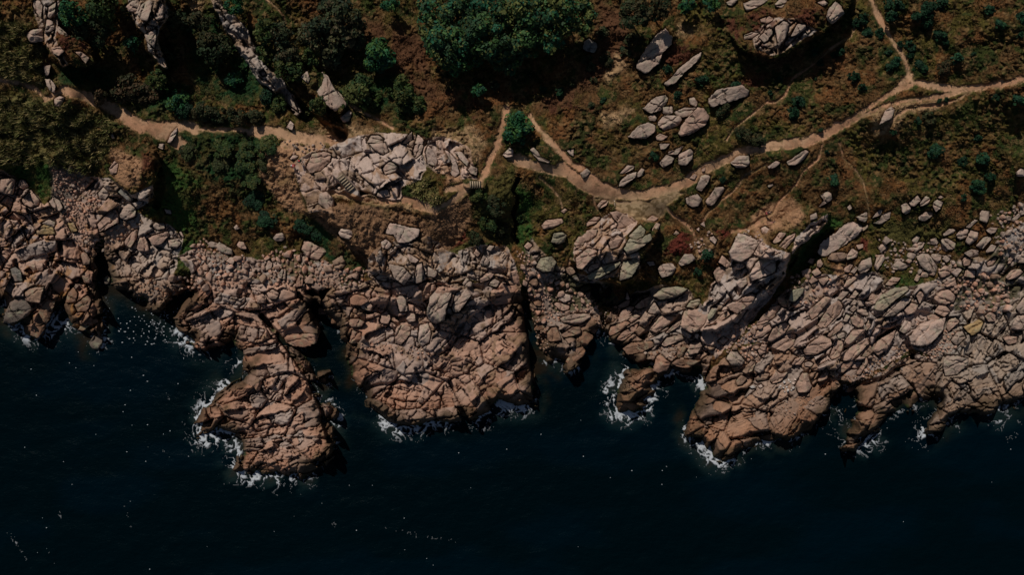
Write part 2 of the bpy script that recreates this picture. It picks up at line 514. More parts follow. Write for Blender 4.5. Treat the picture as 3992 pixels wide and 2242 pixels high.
1.2 w 1620,540 1640,380 1720,360 1755,460 1730,560 1660,600
.8 p 930,560 960,430 1050,460 1050,520 990,570
.7 p 100,60 160,20 230,60 200,120 130,120
.8 p 0,90 60,65 100,110 90,160 10,160
.7 p 1040,170 1100,120 1170,190 1150,240 1060,220
.7 p 930,370 940,320 1030,320 1090,350 1050,400 960,410
.8 p 1240,340 1260,270 1310,240 1350,310 1320,370 1260,370
.6 p 1390,560 1400,410 1460,370 1550,400 1540,480 1450,580
.7 g 1400,110 1440,85 1500,90 1520,240 1440,250
@ 0 560
.9 g 490,580 540,535 600,570 635,650 600,680 530,640
.8 g 985,500 1040,435 1100,500 1060,560 1000,550
.7 p 1095,250 1150,170 1190,200 1170,300 1110,310
.8 g 1200,720 1240,640 1310,600 1370,660 1360,730 1270,770 1210,750
.6 p 980,810 1080,700 1160,650 1190,700 1190,790 1080,850 1000,890
.7 p 170,420 200,360 250,360 290,430 230,460
.6 p 215,570 310,460 400,570 390,620 310,640 240,610
.8 y 680,800 740,795 780,880 720,890
.7 y 365,880 440,810 530,830 560,910 370,910
.7 g 420,800 490,760 560,790 540,840
1.0 g 810,1120 860,1080 910,1170 900,1210 840,1220
.9 b 895,1090 930,1045 980,1110 950,1140 900,1130
1.0 d 105,1260 150,1235 210,1280 230,1380 130,1390
.8 p 265,1210 340,1170 430,1200 430,1280 340,1270
1.0 d 1180,480 1230,430 1340,560 1300,590
.9 g 1690,970 1790,955 1820,1000 1780,1050 1700,1040
.8 g 1520,830 1560,795 1650,800 1660,850 1580,870
.7 g 2080,1000 2120,980 2190,1000 2180,1050 2110,1040
.7 g 2170,1030 2200,985 2330,1060 2340,1110 2280,1110 2200,1080
.6 p 2375,1020 2400,980 2450,990 2480,1060 2420,1060
.8 p 2030,1230 2060,1200 2110,1240 2090,1280 2040,1270
1.0 g 2270,1180 2310,1140 2370,1150 2340,1220
.8 g 2345,840 2375,810 2410,850 2370,870
.5 w 1650,655 1720,670 1720,710 1670,700
.4 w 1800,890 1820,880 1850,940 1835,945
1.0 d 1040,1350 1080,1320 1110,1360 1100,1410 1050,1420
.8 g 1590,40 1600,0 1650,0 1640,60
.7 p 1250,980 1330,880 1390,850 1370,950 1310,1050 1260,1020
.7 p 1375,1050 1400,950 1450,930 1480,990 1500,1080 1390,1080
.6 p 1490,950 1550,920 1690,880 1700,920 1620,1010 1540,1030
.7 p 0,480 0,350 160,350 150,420 130,510 40,500
.7 p 820,1330 880,1270 940,1290 920,1400 850,1400
@ 1000 560
1.0 g 165,950 200,905 260,895 290,940 260,980 190,980
.7 p 450,1060 480,980 540,985 620,1030 700,1060 720,1090 600,1180 500,1130
.8 g 90,1240 120,1170 160,1200 150,1270 95,1280
.8 g 205,1330 260,1255 300,1290 290,1370 220,1350
.9 p 395,1400 430,1320 470,1330 460,1430 400,1443
.8 g 480,1370 520,1330 580,1360 570,1410 490,1405
1.0 g 335,150 370,110 420,125 400,155 350,160
.9 g 1130,0 1290,-10 1330,80 1270,110 1180,60
1.0 g 1570,100 1590,20 1640,-20 1680,20 1650,100 1600,150
.7 w 1700,80 1720,20 1770,60 1820,170 1800,230 1720,200
.8 w 1890,60 1930,80 2000,160 2040,300 1990,340 1945,300 1970,190
.6 w 1990,80 2060,80 2130,180 2120,230 2050,160
.7 g 2120,260 2160,220 2220,250 2210,320 2150,300
1.1 g 630,500 700,480 780,560 780,680 700,660 620,600
.4 w 1280,900 1340,790 1500,830 1640,860 1630,930 1540,990 1420,1000 1380,920
.6 w 820,900 850,850 960,870 970,920 930,960 850,940
.4 w 1250,990 1300,960 1360,1010 1330,1060 1260,1050
.6 w 1515,1110 1540,1110 1630,1170 1600,1200 1540,1190
1.1 g 1330,1210 1480,1240 1490,1260 1560,1330 1480,1420 1380,1350
.8 g 1610,1220 1660,1200 1680,1290 1660,1390 1600,1410 1590,1340
.7 g 1720,1230 1820,1290 1800,1340 1720,1340
.8 g 1200,1340 1280,1290 1330,1320 1300,1380 1220,1370
.8 g 2310,1060 2340,1020 2390,1030 2350,1080
.6 p 2180,1100 2210,1050 2250,1100 2220,1140
.7 g 2240,1200 2280,1120 2340,1170 2330,1220 2270,1230
.8 g 2070,1400 2110,1345 2170,1400 2160,1443 2080,1443
.8 p 2240,1360 2310,1300 2390,1310 2350,1360 2250,1400
.9 g 2330,1420 2380,1350 2450,1390 2410,1443
.9 w 2470,110 2540,40 2580,60 2576,130 2500,140
.6 p 500,240 560,100 680,80 750,100 740,180 640,270 540,300
.5 w 1200,520 1230,470 1320,460 1340,530 1250,540
.6 g 1260,240 1340,180 1420,220 1400,280 1290,310
.7 b 760,1180 860,1120 900,1200 860,1260 780,1250
@ 0 0
1.3 g 265,340 320,295 430,280 440,410 310,430 280,390
1.0 g 450,330 470,190 530,210 550,280 520,310
.9 g 560,270 590,260 690,350 640,370 580,320
1.0 g 335,60 340,0 400,0 430,60 410,180 370,130
1.0 g 480,170 490,70 560,20 550,140 510,180
.9 p 520,480 600,460 650,510 590,560 540,540
.8 g 450,790 500,790 560,850 550,930 510,920 470,860
.8 g 430,660 510,650 490,750 460,770
.9 g 545,990 600,960 650,980 600,1080 550,1060
1.0 g 1265,60 1330,0 1400,0 1380,120 1290,110
1.1 g 1380,150 1420,40 1500,0 1540,20 1480,210 1420,200
1.1 g 1560,180 1600,20 1650,50 1640,180 1580,200
1.2 g 1450,350 1560,290 1570,370 1550,480 1480,420
1.0 w 1680,1430 1720,1340 1780,1275 1780,1330 1710,1440
.7 p 740,510 820,520 900,580 860,640 800,560
.5 g 1110,1360 1130,1330 1150,1390 1130,1395
@ 1000 0
.8 g 440,770 510,710 540,790 520,840
.7 g 560,880 600,840 640,740 660,715 720,760 780,890 900,1020 905,1065 790,1120 720,1070 620,950
.7 g 800,900 910,1000 860,990
.8 g 195,890 220,820 340,920 400,1080 420,1120 330,1050 240,970
.9 g 840,1180 930,1100 960,1130 930,1220 870,1230
.8 g 1110,1430 1150,1360 1230,1360 1280,1400 1270,1443
.9 w 1590,1443 1620,1350 1680,1400 1670,1443
.8 g 1460,1443 1560,1320 1560,1400 1500,1443
.8 w 300,1280 340,1210 380,1250 360,1310
.7 w 30,720 70,700 100,750 60,765
@ 2992 0
.9 g 590,160 610,90 680,10 740,60 775,130 700,200 650,245 600,200
1.0 g 75,270 170,205 220,240 180,380 110,470 80,300
1.0 g 230,370 300,240 380,230 390,280 310,340
1.0 g 0,390 0,290 50,290 50,340
.8 g 70,40 120,-10 200,0 150,80 80,60
.8 g 1120,1255 1180,1110 1240,1065 1280,1100 1250,1190
.8 g 390,310 420,270 430,320 400,335
.8 g 500,20 570,0 610,30 560,60
'''
RK = []
ox = oy = 0.0
for ln in BOULDERS.strip().split('\n'):
    if ln.startswith('@'):
        _, a, b = ln.split(); ox, oy = float(a), float(b); continue
    a = ln.split(None, 2)
    P = [(ox+x/2.576, oy+y/2.576) for x, y in pts(a[2])]
    RK.append((float(a[0]), a[1], P))
BPOLY = [r[2] for r in RK]
SCREE = [
 ('205,655 245,665 290,690 330,700 340,740 400,770 400,800 330,850 350,940 300,960 240,860 250,800 215,740', 210, 7, 17, .9, 'loose angular stone in the scree below the grassy slope', 'p'),
 ('300,930 420,900 470,830 540,830 560,870 480,930 420,1000 340,980', 70, 8, 20, .5, 'rounded stone on the bank above the small inlet', 'b'),
 ('750,960 800,930 900,985 960,1000 1000,1080 930,1130 830,1090 760,1050', 95, 11, 36, .6, 'stone on the bank at the foot of the grassy slope', 'p'),
 ('1010,1000 1120,960 1200,1010 1330,1030 1450,1060 1400,1120 1250,1120 1100,1120 1010,1090', 130, 11, 38, .6, 'stone in the boulder bank under the viewpoint', 'p'),
 ('2015,980 2060,985 2110,1060 2180,1080 2330,1190 2290,1260 2180,1270 2060,1240 2050,1130', 150, 9, 30, .8, 'stone in the rubble right of the narrow gully', 'p'),
 ('2080,1240 2160,1290 2130,1380 2090,1340', 45, 7, 15, .7, 'stone beside the straight-sided channel', 'b'),
 ('2310,1230 2420,1190 2400,1250 2330,1290', 30, 8, 20, .6, 'wet stone at the foot of the shadowed rocks', 'b'),
 ('2780,1290 2860,1270 2960,1260 2990,1380 2940,1420 2860,1370 2800,1380', 90, 9, 28, .7, 'stone in the trough below the slanting slabs', 'p'),
 ('2500,1380 2640,1330 2720,1350 2680,1420 2560,1400', 40, 8, 22, .6, 'stone on the sloping shelf above the foamy point', 'b'),
 ('3420,930 3560,950 3660,930 3750,1060 3680,1100 3600,1060 3480,1060 3410,1010', 90, 9, 32, .7, 'stone in the boulder field under the heath', 'g'),
 ('3640,1100 3800,1060 3900,1080 3960,1180 3860,1240 3760,1200 3660,1210', 90, 10, 34, .7, 'stone among the crowded boulders at the right', 'p'),
 ('3860,840 3992,790 3992,1010 3920,1050 3880,960', 70, 9, 30, .7, 'stone on the upper slope at the right edge', 'g'),
 ('3560,1240 3720,1280 3760,1340 3640,1400 3560,1390 3600,1330', 80, 7, 20, .7, 'stone beside the pale whale-backed boulder', 'p'),
 ('3390,1400 3560,1330 3560,1390 3500,1430 3430,1460 3380,1480', 80, 6, 16, .8, 'stone in the dark cleft above the stony inlet', 'b'),
 ('3240,1480 3380,1440 3400,1480 3330,1510 3250,1510', 45, 7, 17, .7, 'wet stone in the stony inlet between headlands', 'b'),
 ('3070,1080 3200,1040 3290,1100 3200,1180 3100,1190', 40, 10, 30, .6, 'stone below the long pale slab', 'p'),
 ('3030,1480 3110,1480 3110,1540 3040,1530', 14, 8, 14, .7, 'white stone in the pocket beside the pointed boulder', 'W'),
 ('3080,1560 3200,1500 3200,1580 3060,1640 2990,1600', 50, 6, 14, .6, 'small stone on the rusty headland', 'b'),
 ('1340,1330 1560,1330 1740,1400 1700,1420 1560,1390 1400,1360', 60, 7, 18, .6, 'stone in the cleft across the central headland', 'p'),
 ('1755,1335 1790,1340 1790,1370 1760,1370', 16, 5, 9, .7, 'pale pebble in the pocket of the central headland', 'w'),
 ('1090,540 1180,560 1320,545 1340,560 1250,600 1140,600', 26, 7, 20, .6, 'stone beside the wide sandy path', 'g'),
 ('2890,880 2960,900 3000,960 2960,1000', 14, 8, 18, .5, 'stone on the bare patch of the pale ridge', 'w'),
 ('2680,960 2770,890 2800,930 2740,1010', 22, 7, 16, .5, 'stone on the trodden gap above the pale ridge', 'w'),
 ('560,1080 690,1130 670,1170 520,1150', 40, 8, 20, .6, 'stone at the seaward foot of the left platform', 'b'),
 ('640,1090 760,1070 900,1080 960,1110 860,1140 720,1130', 40, 12, 34, .6, 'stone on the neck of the long peninsula', 'p'),
]
STAIRP = [pts('1318,680 1336,674 1390,738 1368,756'), pts('1822,706 1885,706 1885,734 1822,734'), pts('1510,728 1550,728 1550,760 1510,760'), pts('1136,622 1190,622 1190,660 1136,660'), pts('2968,820 2998,820 2998,846 2968,846'), pts('2990,855 3030,855 3030,885 2990,885')]
STAIRRAMP = [(1322, 684, 1374, 742, 13.3, 11.9, 16), (1830, 719, 1874, 719, 12.1, 11.1, 13)]
# ------------------------------------------------------------------ the map: coast, heights, paths (photo pixels)
COAST = pts('''-40000,1150 -2000,1150 0,1150 15,1190 10,1255 45,1275 88,1262 95,1300 130,1325 165,1310 200,1262 222,1205 250,1160 262,1225
290,1262 320,1290 345,1312 352,1365 395,1350 405,1290 400,1240 395,1180 385,1110 372,1060 376,1005 400,990 420,1000 425,1060 440,1112
470,1125 493,1120 540,1163 563,1170 572,1198 621,1209 665,1185 700,1150 735,1128 742,1150 715,1185 690,1215 675,1236 690,1278 715,1310 730,1337 776,1362
854,1357 904,1341 932,1368 951,1392 955,1450 947,1470 893,1485 862,1500 854,1531 827,1566 800,1605 788,1632 757,1679 769,1711
823,1700 860,1672 905,1690 939,1703 947,1750 916,1804 908,1835 978,1847 1087,1847 1133,1866 1196,1843 1242,1820 1289,1781 1304,1727 1289,1680
1272,1640 1300,1626 1310,1590 1290,1560 1250,1568 1236,1530 1228,1495 1222,1440 1205,1395 1180,1350 1190,1330 1240,1310 1248,1280 1240,1250 1215,1215 1200,1180 1215,1150 1245,1160
1260,1200 1275,1230 1310,1262 1326,1291 1334,1322 1357,1337 1355,1384 1361,1423 1384,1481 1396,1512 1419,1547 1431,1582 1466,1594
1489,1617 1543,1652 1606,1660 1641,1660 1691,1640 1761,1640 1796,1632 1858,1625 1908,1594 1947,1560 2000,1572 2043,1572 2089,1576
2082,1480 2074,1392 2058,1298 2046,1210 2034,1185 2054,1180 2072,1244 2096,1295 2100,1350 2112,1380 2122,1388 2126,1415 2151,1419 2163,1392
2202,1412 2190,1432 2217,1448 2241,1430 2252,1407 2283,1368 2285,1350 2310,1314 2334,1287 2352,1290 2373,1306 2396,1330 2431,1353 2423,1388 2466,1407
2477,1430 2543,1438 2560,1452 2605,1448 2613,1423 2660,1446 2722,1446 2738,1470 2738,1500 2757,1516 2734,1531 2738,1547 2710,1597
2706,1617 2675,1644 2668,1680 2681,1700 2743,1728 2770,1790 2800,1806 2867,1782 2944,1725 3020,1730 3099,1708 3192,1645 3225,1581 3262,1545 3280,1518
3318,1512 3342,1535 3334,1578 3314,1613 3326,1663 3300,1710 3290,1745 3330,1742 3378,1712 3420,1660
3438,1628 3516,1606 3566,1601 3610,1570 3640,1545 3665,1560 3645,1610 3615,1650 3600,1700 3640,1690 3700,1650 3740,1620 3792,1603 3865,1604 3924,1585 3992,1568
6000,1500 44000,1400 44000,-60000 -40000,-60000''')
ISLET = pts('2437,1450 2452,1424 2500,1410 2570,1415 2600,1446 2566,1478 2536,1508 2548,1528 2512,1548 2482,1560 2500,1580 2470,1600 2412,1605 2400,1582 2408,1530 2430,1502')
SKERRIES = [pts('345,1300 395,1295 402,1330 385,1362 358,1365'), pts('2206,1392 2240,1372 2280,1358 2284,1375 2250,1410 2215,1428'),
            pts('3265,1600 3300,1585 3310,1612 3280,1625'), pts('1240,1455 1285,1452 1288,1500 1262,1512 1235,1498'),
            pts('2215,1432 2250,1425 2240,1445 2215,1450')]
CTRL = pts3 = [tuple(map(float, r.split(','))) for r in '''-500,-300,17 500,-400,17 1500,-400,13 2000,-400,12 3000,-400,18 4500,-400,20 -500,300,14 4500,300,16
0,0,15 300,0,14 600,0,13 1000,0,12 1500,0,9 2000,0,8 2400,0,10 2800,0,12 3200,0,12 3600,0,15 3992,0,17
0,200,13 400,250,9 700,200,9.5 1000,250,9 1300,250,8 1500,300,8.5 2000,300,7.5 2350,250,9 2600,200,10.5 2850,200,11 3100,260,9.5 3500,200,13
200,370,11.5 640,490,10 850,500,10 1200,540,11 1300,400,8 1500,400,9 1800,400,9.5 1940,560,10 2070,560,10 2300,690,9.5 2600,740,9 3000,570,10 3500,380,13 3992,300,15.5
1300,720,11.6 1400,740,11.4 1550,760,11.2 1700,790,11 1830,740,11 1900,700,10 1350,800,11 1550,822,10.8 1690,850,10.4 1480,870,10 1650,900,8.6 1780,870,8 1480,960,8.3 2350,500,10 2600,500,10.5 2900,430,10.5
0,560,9 200,600,8 480,560,8.5 650,620,8 800,620,8.5 950,620,9 1000,800,5.5
100,740,4.2 350,720,4.6 600,900,3.3 750,960,3 1000,980,3.6 1200,950,4.2 1500,1040,7.0 1760,950,5 2010,900,4.4 2300,850,6.5 2600,900,6 2800,800,7.8 3000,850,7 3300,950,5.2 3600,1000,4.8 3992,850,6.5
3400,700,8.5 3700,700,9 3992,600,11
100,950,2.8 300,1100,1.9 500,1000,2.5 800,1250,1.9 1100,1300,2.6 1050,1650,2.2 1500,1300,3.6 1900,1250,3.4 2000,1400,3.3 1700,1550,2.3 1450,1500,3 2200,1200,1.5 2400,1150,1.8 2500,1300,1.6 2800,1200,3.2 3000,1450,2 2900,1600,1.8 3300,1150,3.6 3500,1500,1.9 3700,1300,2.8 3900,1400,2.1 3992,1150,3.8
-500,900,4 -500,1100,2 4500,900,6 4500,1300,3'''.split()]

# raised ground: (polygon, height, edge width, ramp start, ramp direction, ramp length)
MESAS = [
 ('130,20 215,-20 232,110 280,140 355,185 360,235 330,255 245,258 205,225 165,140', 4.8, 10, (140, 40), (.75, .65), 200),
 ('490,-30 640,-30 662,60 642,92 622,120 612,150 628,200 652,262 640,275 600,240 572,190 560,130 520,80 494,40', 4.6, 9, (470, -60), (.8, .5), 150),
 ('815,-30 850,-10 870,30 965,110 1010,230 1100,320 1180,440 1160,452 1075,372 990,280 925,180 870,100 820,20', 2.6, 9, None, None, 0),
 ('1165,285 1200,275 1260,280 1310,345 1355,415 1325,440 1240,400 1185,340', 2.6, 9, None, None, 0),
 ('1010,560 1130,610 1150,700 1190,790 1215,832 1290,838 1310,770 1400,785 1500,800 1570,826 1650,842 1700,834 1790,800 1838,752 1836,700 1850,640 1850,560 1700,520 1500,510 1300,545 1150,550', .5, 22, (1500, 480), (-.1, 1), 160),
 ('1180,820 1290,862 1430,1005 1446,1050 1560,1100 1700,1090 1800,1000 1832,900 1846,730 1600,800 1300,800', 3.0, 8, (1640, 860), (-.75, .65), 260),
 ('2780,-80 3340,-80 3300,45 3240,100 3170,150 3080,202 3000,228 2900,195 2850,140 2770,60', 3.6, 9, (2850, 20), (.72, .69), 220),
 ('2280,1090 2420,1112 2520,1080 2570,1130 2510,1200 2410,1235 2320,1180', -1.9, 24, None, None, 0),
 ('3105,1005 3232,880 3256,905 3150,1045 3070,1125 3000,1210 2930,1270 2900,1250 2990,1150 3060,1070', -1.7, 18, None, None, 0),
 ('2955,1000 2960,930 3010,880 3090,830 3160,800 3236,830 3228,868 3165,925 3085,990 3060,1010', 4.2, 8, (2960, 830), (.6, .75), 150),
 ('2225,1010 2240,950 2300,900 2400,830 2480,850 2570,870 2575,905 2510,985 2492,1030 2505,1075 2420,1112 2310,1100 2255,1065', 4.2, 12, (2330, 830), (.3, .95), 170),
 ('392,600 440,560 510,570 600,590 622,650 602,730 575,785 520,770 440,700 398,650', 3.2, 11, (380, 600), (.8, .5), 180),
 ('2830,880 2960,905 3010,970 3080,1000 3075,1060 2990,1130 2880,1240 2760,1300 2680,1260 2800,1100 2840,1020', 3.2, 10, (2760, 960), (.6, .75), 200),
 ('1700,1125 1790,1120 1960,1135 1830,1250 1740,1262 1660,1230', 1.6, 10, None, None, 0),
 ('1420,1180 1480,1150 1600,1160 1700,1090 1790,1110 1800,1130 1700,1160 1560,1180', 1.2, 10, None, None, 0),
 ('3380,1180 3500,1120 3560,1130 3460,1230 3390,1290', 1.2, 10, None, None, 0),
]
# trenches: (polyline, half width, depth)
TRENCH = [
 ('2020,700 2000,740 2020,775 1999,830 2016,870 2001,915 2018,945', 8, 2.6), ('2040,1120 2046,1190', 5, 1.2),
 ('1105,372 1180,440 1250,500 1330,535', 26, 3.2), ('1290,425 1310,470 1340,520', 22, 2.5),
 ('1020,1230 1100,1325 1165,1420 1205,1480 1250,1580 1262,1650 1285,1720', 10, 2.6),
 ('1090,1320 1180,1370', 9, 2.0), ('2050,1180 2062,1260 2076,1330', 8, 2.5),
 ('2040,1180 2058,1290 2072,1390 2082,1560', 6, 3.0),
 ('3040,1350 3180,1262 3260,1210', 10, 1.6), ('3420,1330 3500,1280 3560,1390', 12, 1.6), ('3560,1390 3460,1470 3350,1500', 10, 1.4),
 ('2820,1240 2900,1180 3010,1080', 12, 1.8), ('3060,1060 3100,1000', 10, 1.5),
 ('610,640 622,720 612,800', 16, 1.4), ('1700,1210 1800,1260 1740,1380', 10, 1.4), ('1800,1200 1900,1200', 9, 1.2),
 ('1400,1520 1480,1500 1600,1490', 6, 1.0), ('1620,1440 1640,1490', 6, 1.0),
 ('230,940 240,1010 200,1060', 10, 1.4), ('60,1020 70,1060', 9, 1.2),
]
PATHS = [
 ('-400,300 0,312 75,325 140,345 175,385', 9), ('175,385 225,362 262,352', 12),
 ('255,352 330,375 400,400 450,430 520,470 560,492 640,492 720,490 760,500', 24), ('440,420 520,480 600,510 660,530 700,560', 26),
 ('760,500 830,508 900,506 1000,508', 9), ('990,510 1100,522 1200,540 1320,548', 26), ('1110,560 1180,585 1250,570', 22),
 ('1285,742 1340,752 1400,772 1500,785 1560,776 1620,785 1670,806 1700,818', 14), ('1620,800 1680,815', 14), ('1700,818 1760,785 1836,722', 15), ('1740,740 1790,730 1836,722', 15),
 ('1868,722 1885,690 1912,625 1940,560 1955,500 1968,452 1975,420', 15),
 ('2065,448 2105,510 2145,548 2185,592', 13), ('2185,592 2225,635 2275,668 2320,700 2370,730 2430,752', 15),
 ('1990,612 2070,640 2140,658 2210,672', 22), ('2190,650 2240,690 2310,735 2380,765', 28),
 ('2380,755 2440,760 2510,760 2600,742 2680,706 2740,662 2800,632 2900,592 3000,570 3140,552 3210,532 3270,488', 22),
 ('3270,488 3322,458 3400,411 3477,361 3566,324 3600,324', 11), ('3566,322 3652,336 3720,346 3807,340 3885,335 4000,305 4400,220', 15),
 ('3270,494 3341,462 3438,416 3535,390 3652,379 3760,352 3807,345', 12), ('3400,505 3477,474 3495,448 3535,423 3671,407 3730,388 3790,352', 7),
 ('3385,-40 3412,40 3440,90 3470,140 3480,160 3515,205 3535,250 3542,290', 13), ('3542,290 3530,320 3500,350', 16), ('3542,290 3560,318', 11),
 ('3330,112 3318,140 3250,180 3190,235 3140,272 3090,305 3078,330 3060,370 3030,395 2992,400', 5), ('2992,395 2940,440 2860,500 2830,548', 4.5),
 ('3206,560 3190,620 3130,668 3105,715 3070,752 3035,790 3015,830 2980,850', 5), ('3273,556 3288,615 3330,655 3362,700 3378,760 3385,800 3388,840', 4.5),
 ('2990,640 2940,668 2905,682 2860,745 2800,790 2760,830 2740,860', 5), ('2590,800 2625,840 2665,865 2700,900 2715,940', 6),
 ('2105,690 2150,730 2180,770 2192,810', 5), ('2310,730 2318,790 2330,815', 5), ('1020,-20 1075,25 1105,60 1112,90', 5),
 ('1365,410 1420,440 1480,470 1530,500', 6), ('2215,1040 2225,1000', 4), ('2980,850 2900,900 2855,905', 10), ('2895,690 2930,665', 6),
]
CLEAR = pts('2300,768 2420,775 2540,775 2640,742 2660,752 2600,800 2585,850 2560,865 2480,858 2430,830 2400,822 2388,790 2350,790')
# colour patches: class, softness, polygon
PATCH = [
 ('dkgreen', 60, '200,240 420,260 560,330 700,330 640,440 420,380 240,330'), ('dkgreen', 60, '700,60 860,40 1000,250 1080,360 900,400 760,330'), ('dkgreen', 60, '1180,330 1500,280 1680,330 1640,430 1400,440'), ('green', 50, '560,700 680,620 800,700 700,820 600,800'), ('straw', 40, '-60,60 150,110 172,260 165,335 -60,305'), ('straw', 40, '-60,350 190,395 330,420 430,470 455,560 330,680 220,650 -60,640'),
 ('green', 30, '-60,600 100,620 210,640 205,700 165,765 110,725 20,670'), ('green', 36, '560,840 640,780 760,760 770,930 725,1050 692,1075 700,1000 705,925 640,862'),
 ('green', 16, '2012,720 2066,760 2090,960 2040,1000 2014,960'), ('green', 18, '3215,835 3300,850 3180,955 3130,1050 3092,1086 3120,985'),
 ('green', 20, '3450,1085 3600,1050 3590,1120 3500,1165'), ('green', 20, '3560,1135 3665,1100 3690,1180 3605,1240'), ('green', 22, '3830,1145 4010,1085 4010,1170 3860,1200'),
 ('dkgreen', 24, '1150,830 1262,875 1335,960 1425,1045 1352,1052 1240,985 1180,930'), ('olive', 26, '1715,965 1805,925 1860,1070 1715,1105'),
 ('olive', 40, '1090,990 1130,1080 1180,1110 1160,1010'), ('green', 18, '1060,1040 1130,1060 1150,1120 1090,1100'),
 ('olive', 30, '1850,760 2000,640 2000,960 1870,930'), ('dkgreen', 50, '690,515 1000,508 1070,580 1020,680 930,760 820,700 740,620'),
 ('red', 22, '2560,180 2640,150 2730,190 2690,255 2600,262 2570,232'), ('red', 24, '2800,75 3000,30 3060,100 2920,130 3000,180 2985,226 2900,185'),
 ('red', 22, '3060,40 3200,30 3230,80 3100,110'), ('brightred', 14, '2650,900 2708,925 2704,985 2630,998 2570,1000 2600,965'), ('brightred', 12, '2780,905 2830,890 2850,915 2810,940'),
 ('brightred', 14, '3352,905 3400,925 3378,985 3345,970'), ('brightred', 14, '1745,895 1800,850 1822,940 1768,965'), ('red', 14, '1305,945 1352,955 1335,1002 1300,990'),
 ('red', 20, '552,590 598,620 596,700 560,730'), ('red', 30, '1575,140 1665,190 1655,260 1590,235'), ('red', 18, '210,120 300,135 355,195 290,232 228,190'), ('red', 20, '1820,420 1850,380 1890,420 1850,480'),
 ('red', 40, '2100,380 2330,360 2330,430 2150,450'), ('red', 30, '2850,320 2990,280 3000,320 2860,380'), ('soil', 20, '430,580 505,600 565,630 545,725 480,728 430,665'),
 ('brown', 18, '1180,830 1290,780 1450,806 1640,846 1838,765 1838,860 1762,965 1650,1035 1500,1085 1436,1040 1380,985 1255,880'),
 ('tan', 16, '1290,735 1400,775 1560,786 1640,790 1660,825 1560,822 1420,792 1290,760'), ('straw', 12, '1590,690 1680,700 1730,790 1660,800 1610,750'),
 ('soil', 22, '2930,842 3000,790 3090,778 3135,840 3120,870 3070,905 3000,900 2945,935'), ('soil', 20, '1005,590 1110,556 1185,600 1148,700 1195,822 1130,832 1040,725 1008,700'),
 ('tan', 18, '3395,432 3480,402 3680,390 3660,420 3530,442 3500,525 3410,530'), ('tan', 24, '1690,505 1850,490 1900,560 1870,640 1700,560'), ('soil', 16, '1730,580 1790,600 1800,700 1740,720'),
 ('tan', 30, '1200,520 1300,480 1480,500 1420,540'), ('rust', 60, '2330,0 2480,60 2440,260 2200,420 2080,430 2230,330 2330,180'), ('tan', 26, '2400,200 2440,250 2380,320 2350,300'), ('tan', 26, '2640,90 2720,110 2700,140 2640,130'),
 ('tan', 20, '2340,440 2480,420 2420,480 2360,500'), ('rust', 70, '1380,60 1640,120 1680,300 1800,400 1640,420 1560,300'), ('tan', 22, '730,0 800,0 790,60 740,60'), ('tan', 22, '2940,960 2960,900 3000,950 2960,1010'),
 ('tan', 20, '2700,930 2800,930 2790,1000 2720,1010'), ('tan', 20, '2280,960 2340,900 2420,960 2340,1020'), ('gravel', 26, '200,650 330,660 360,740 420,790 400,880 300,960 250,880 210,770'),
 ('soil', 24, '3240,1040 3340,1030 3330,1120 3260,1110'), ('olive', 50, '3400,880 3650,880 3720,840 3700,930 3500,960'),
]
TONE = dict(straw=(.150, .130, .048), green=(.034, .075, .018), dkgreen=(.016, .044, .016), olive=(.085, .076, .024), red=(.100, .034, .022), brightred=(.125, .026, .020),
            rust=(.105, .050, .026), soil=(.34, .19, .105), brown=(.24, .135, .075), tan=(.37, .235, .125), gravel=(.22, .17, .14))
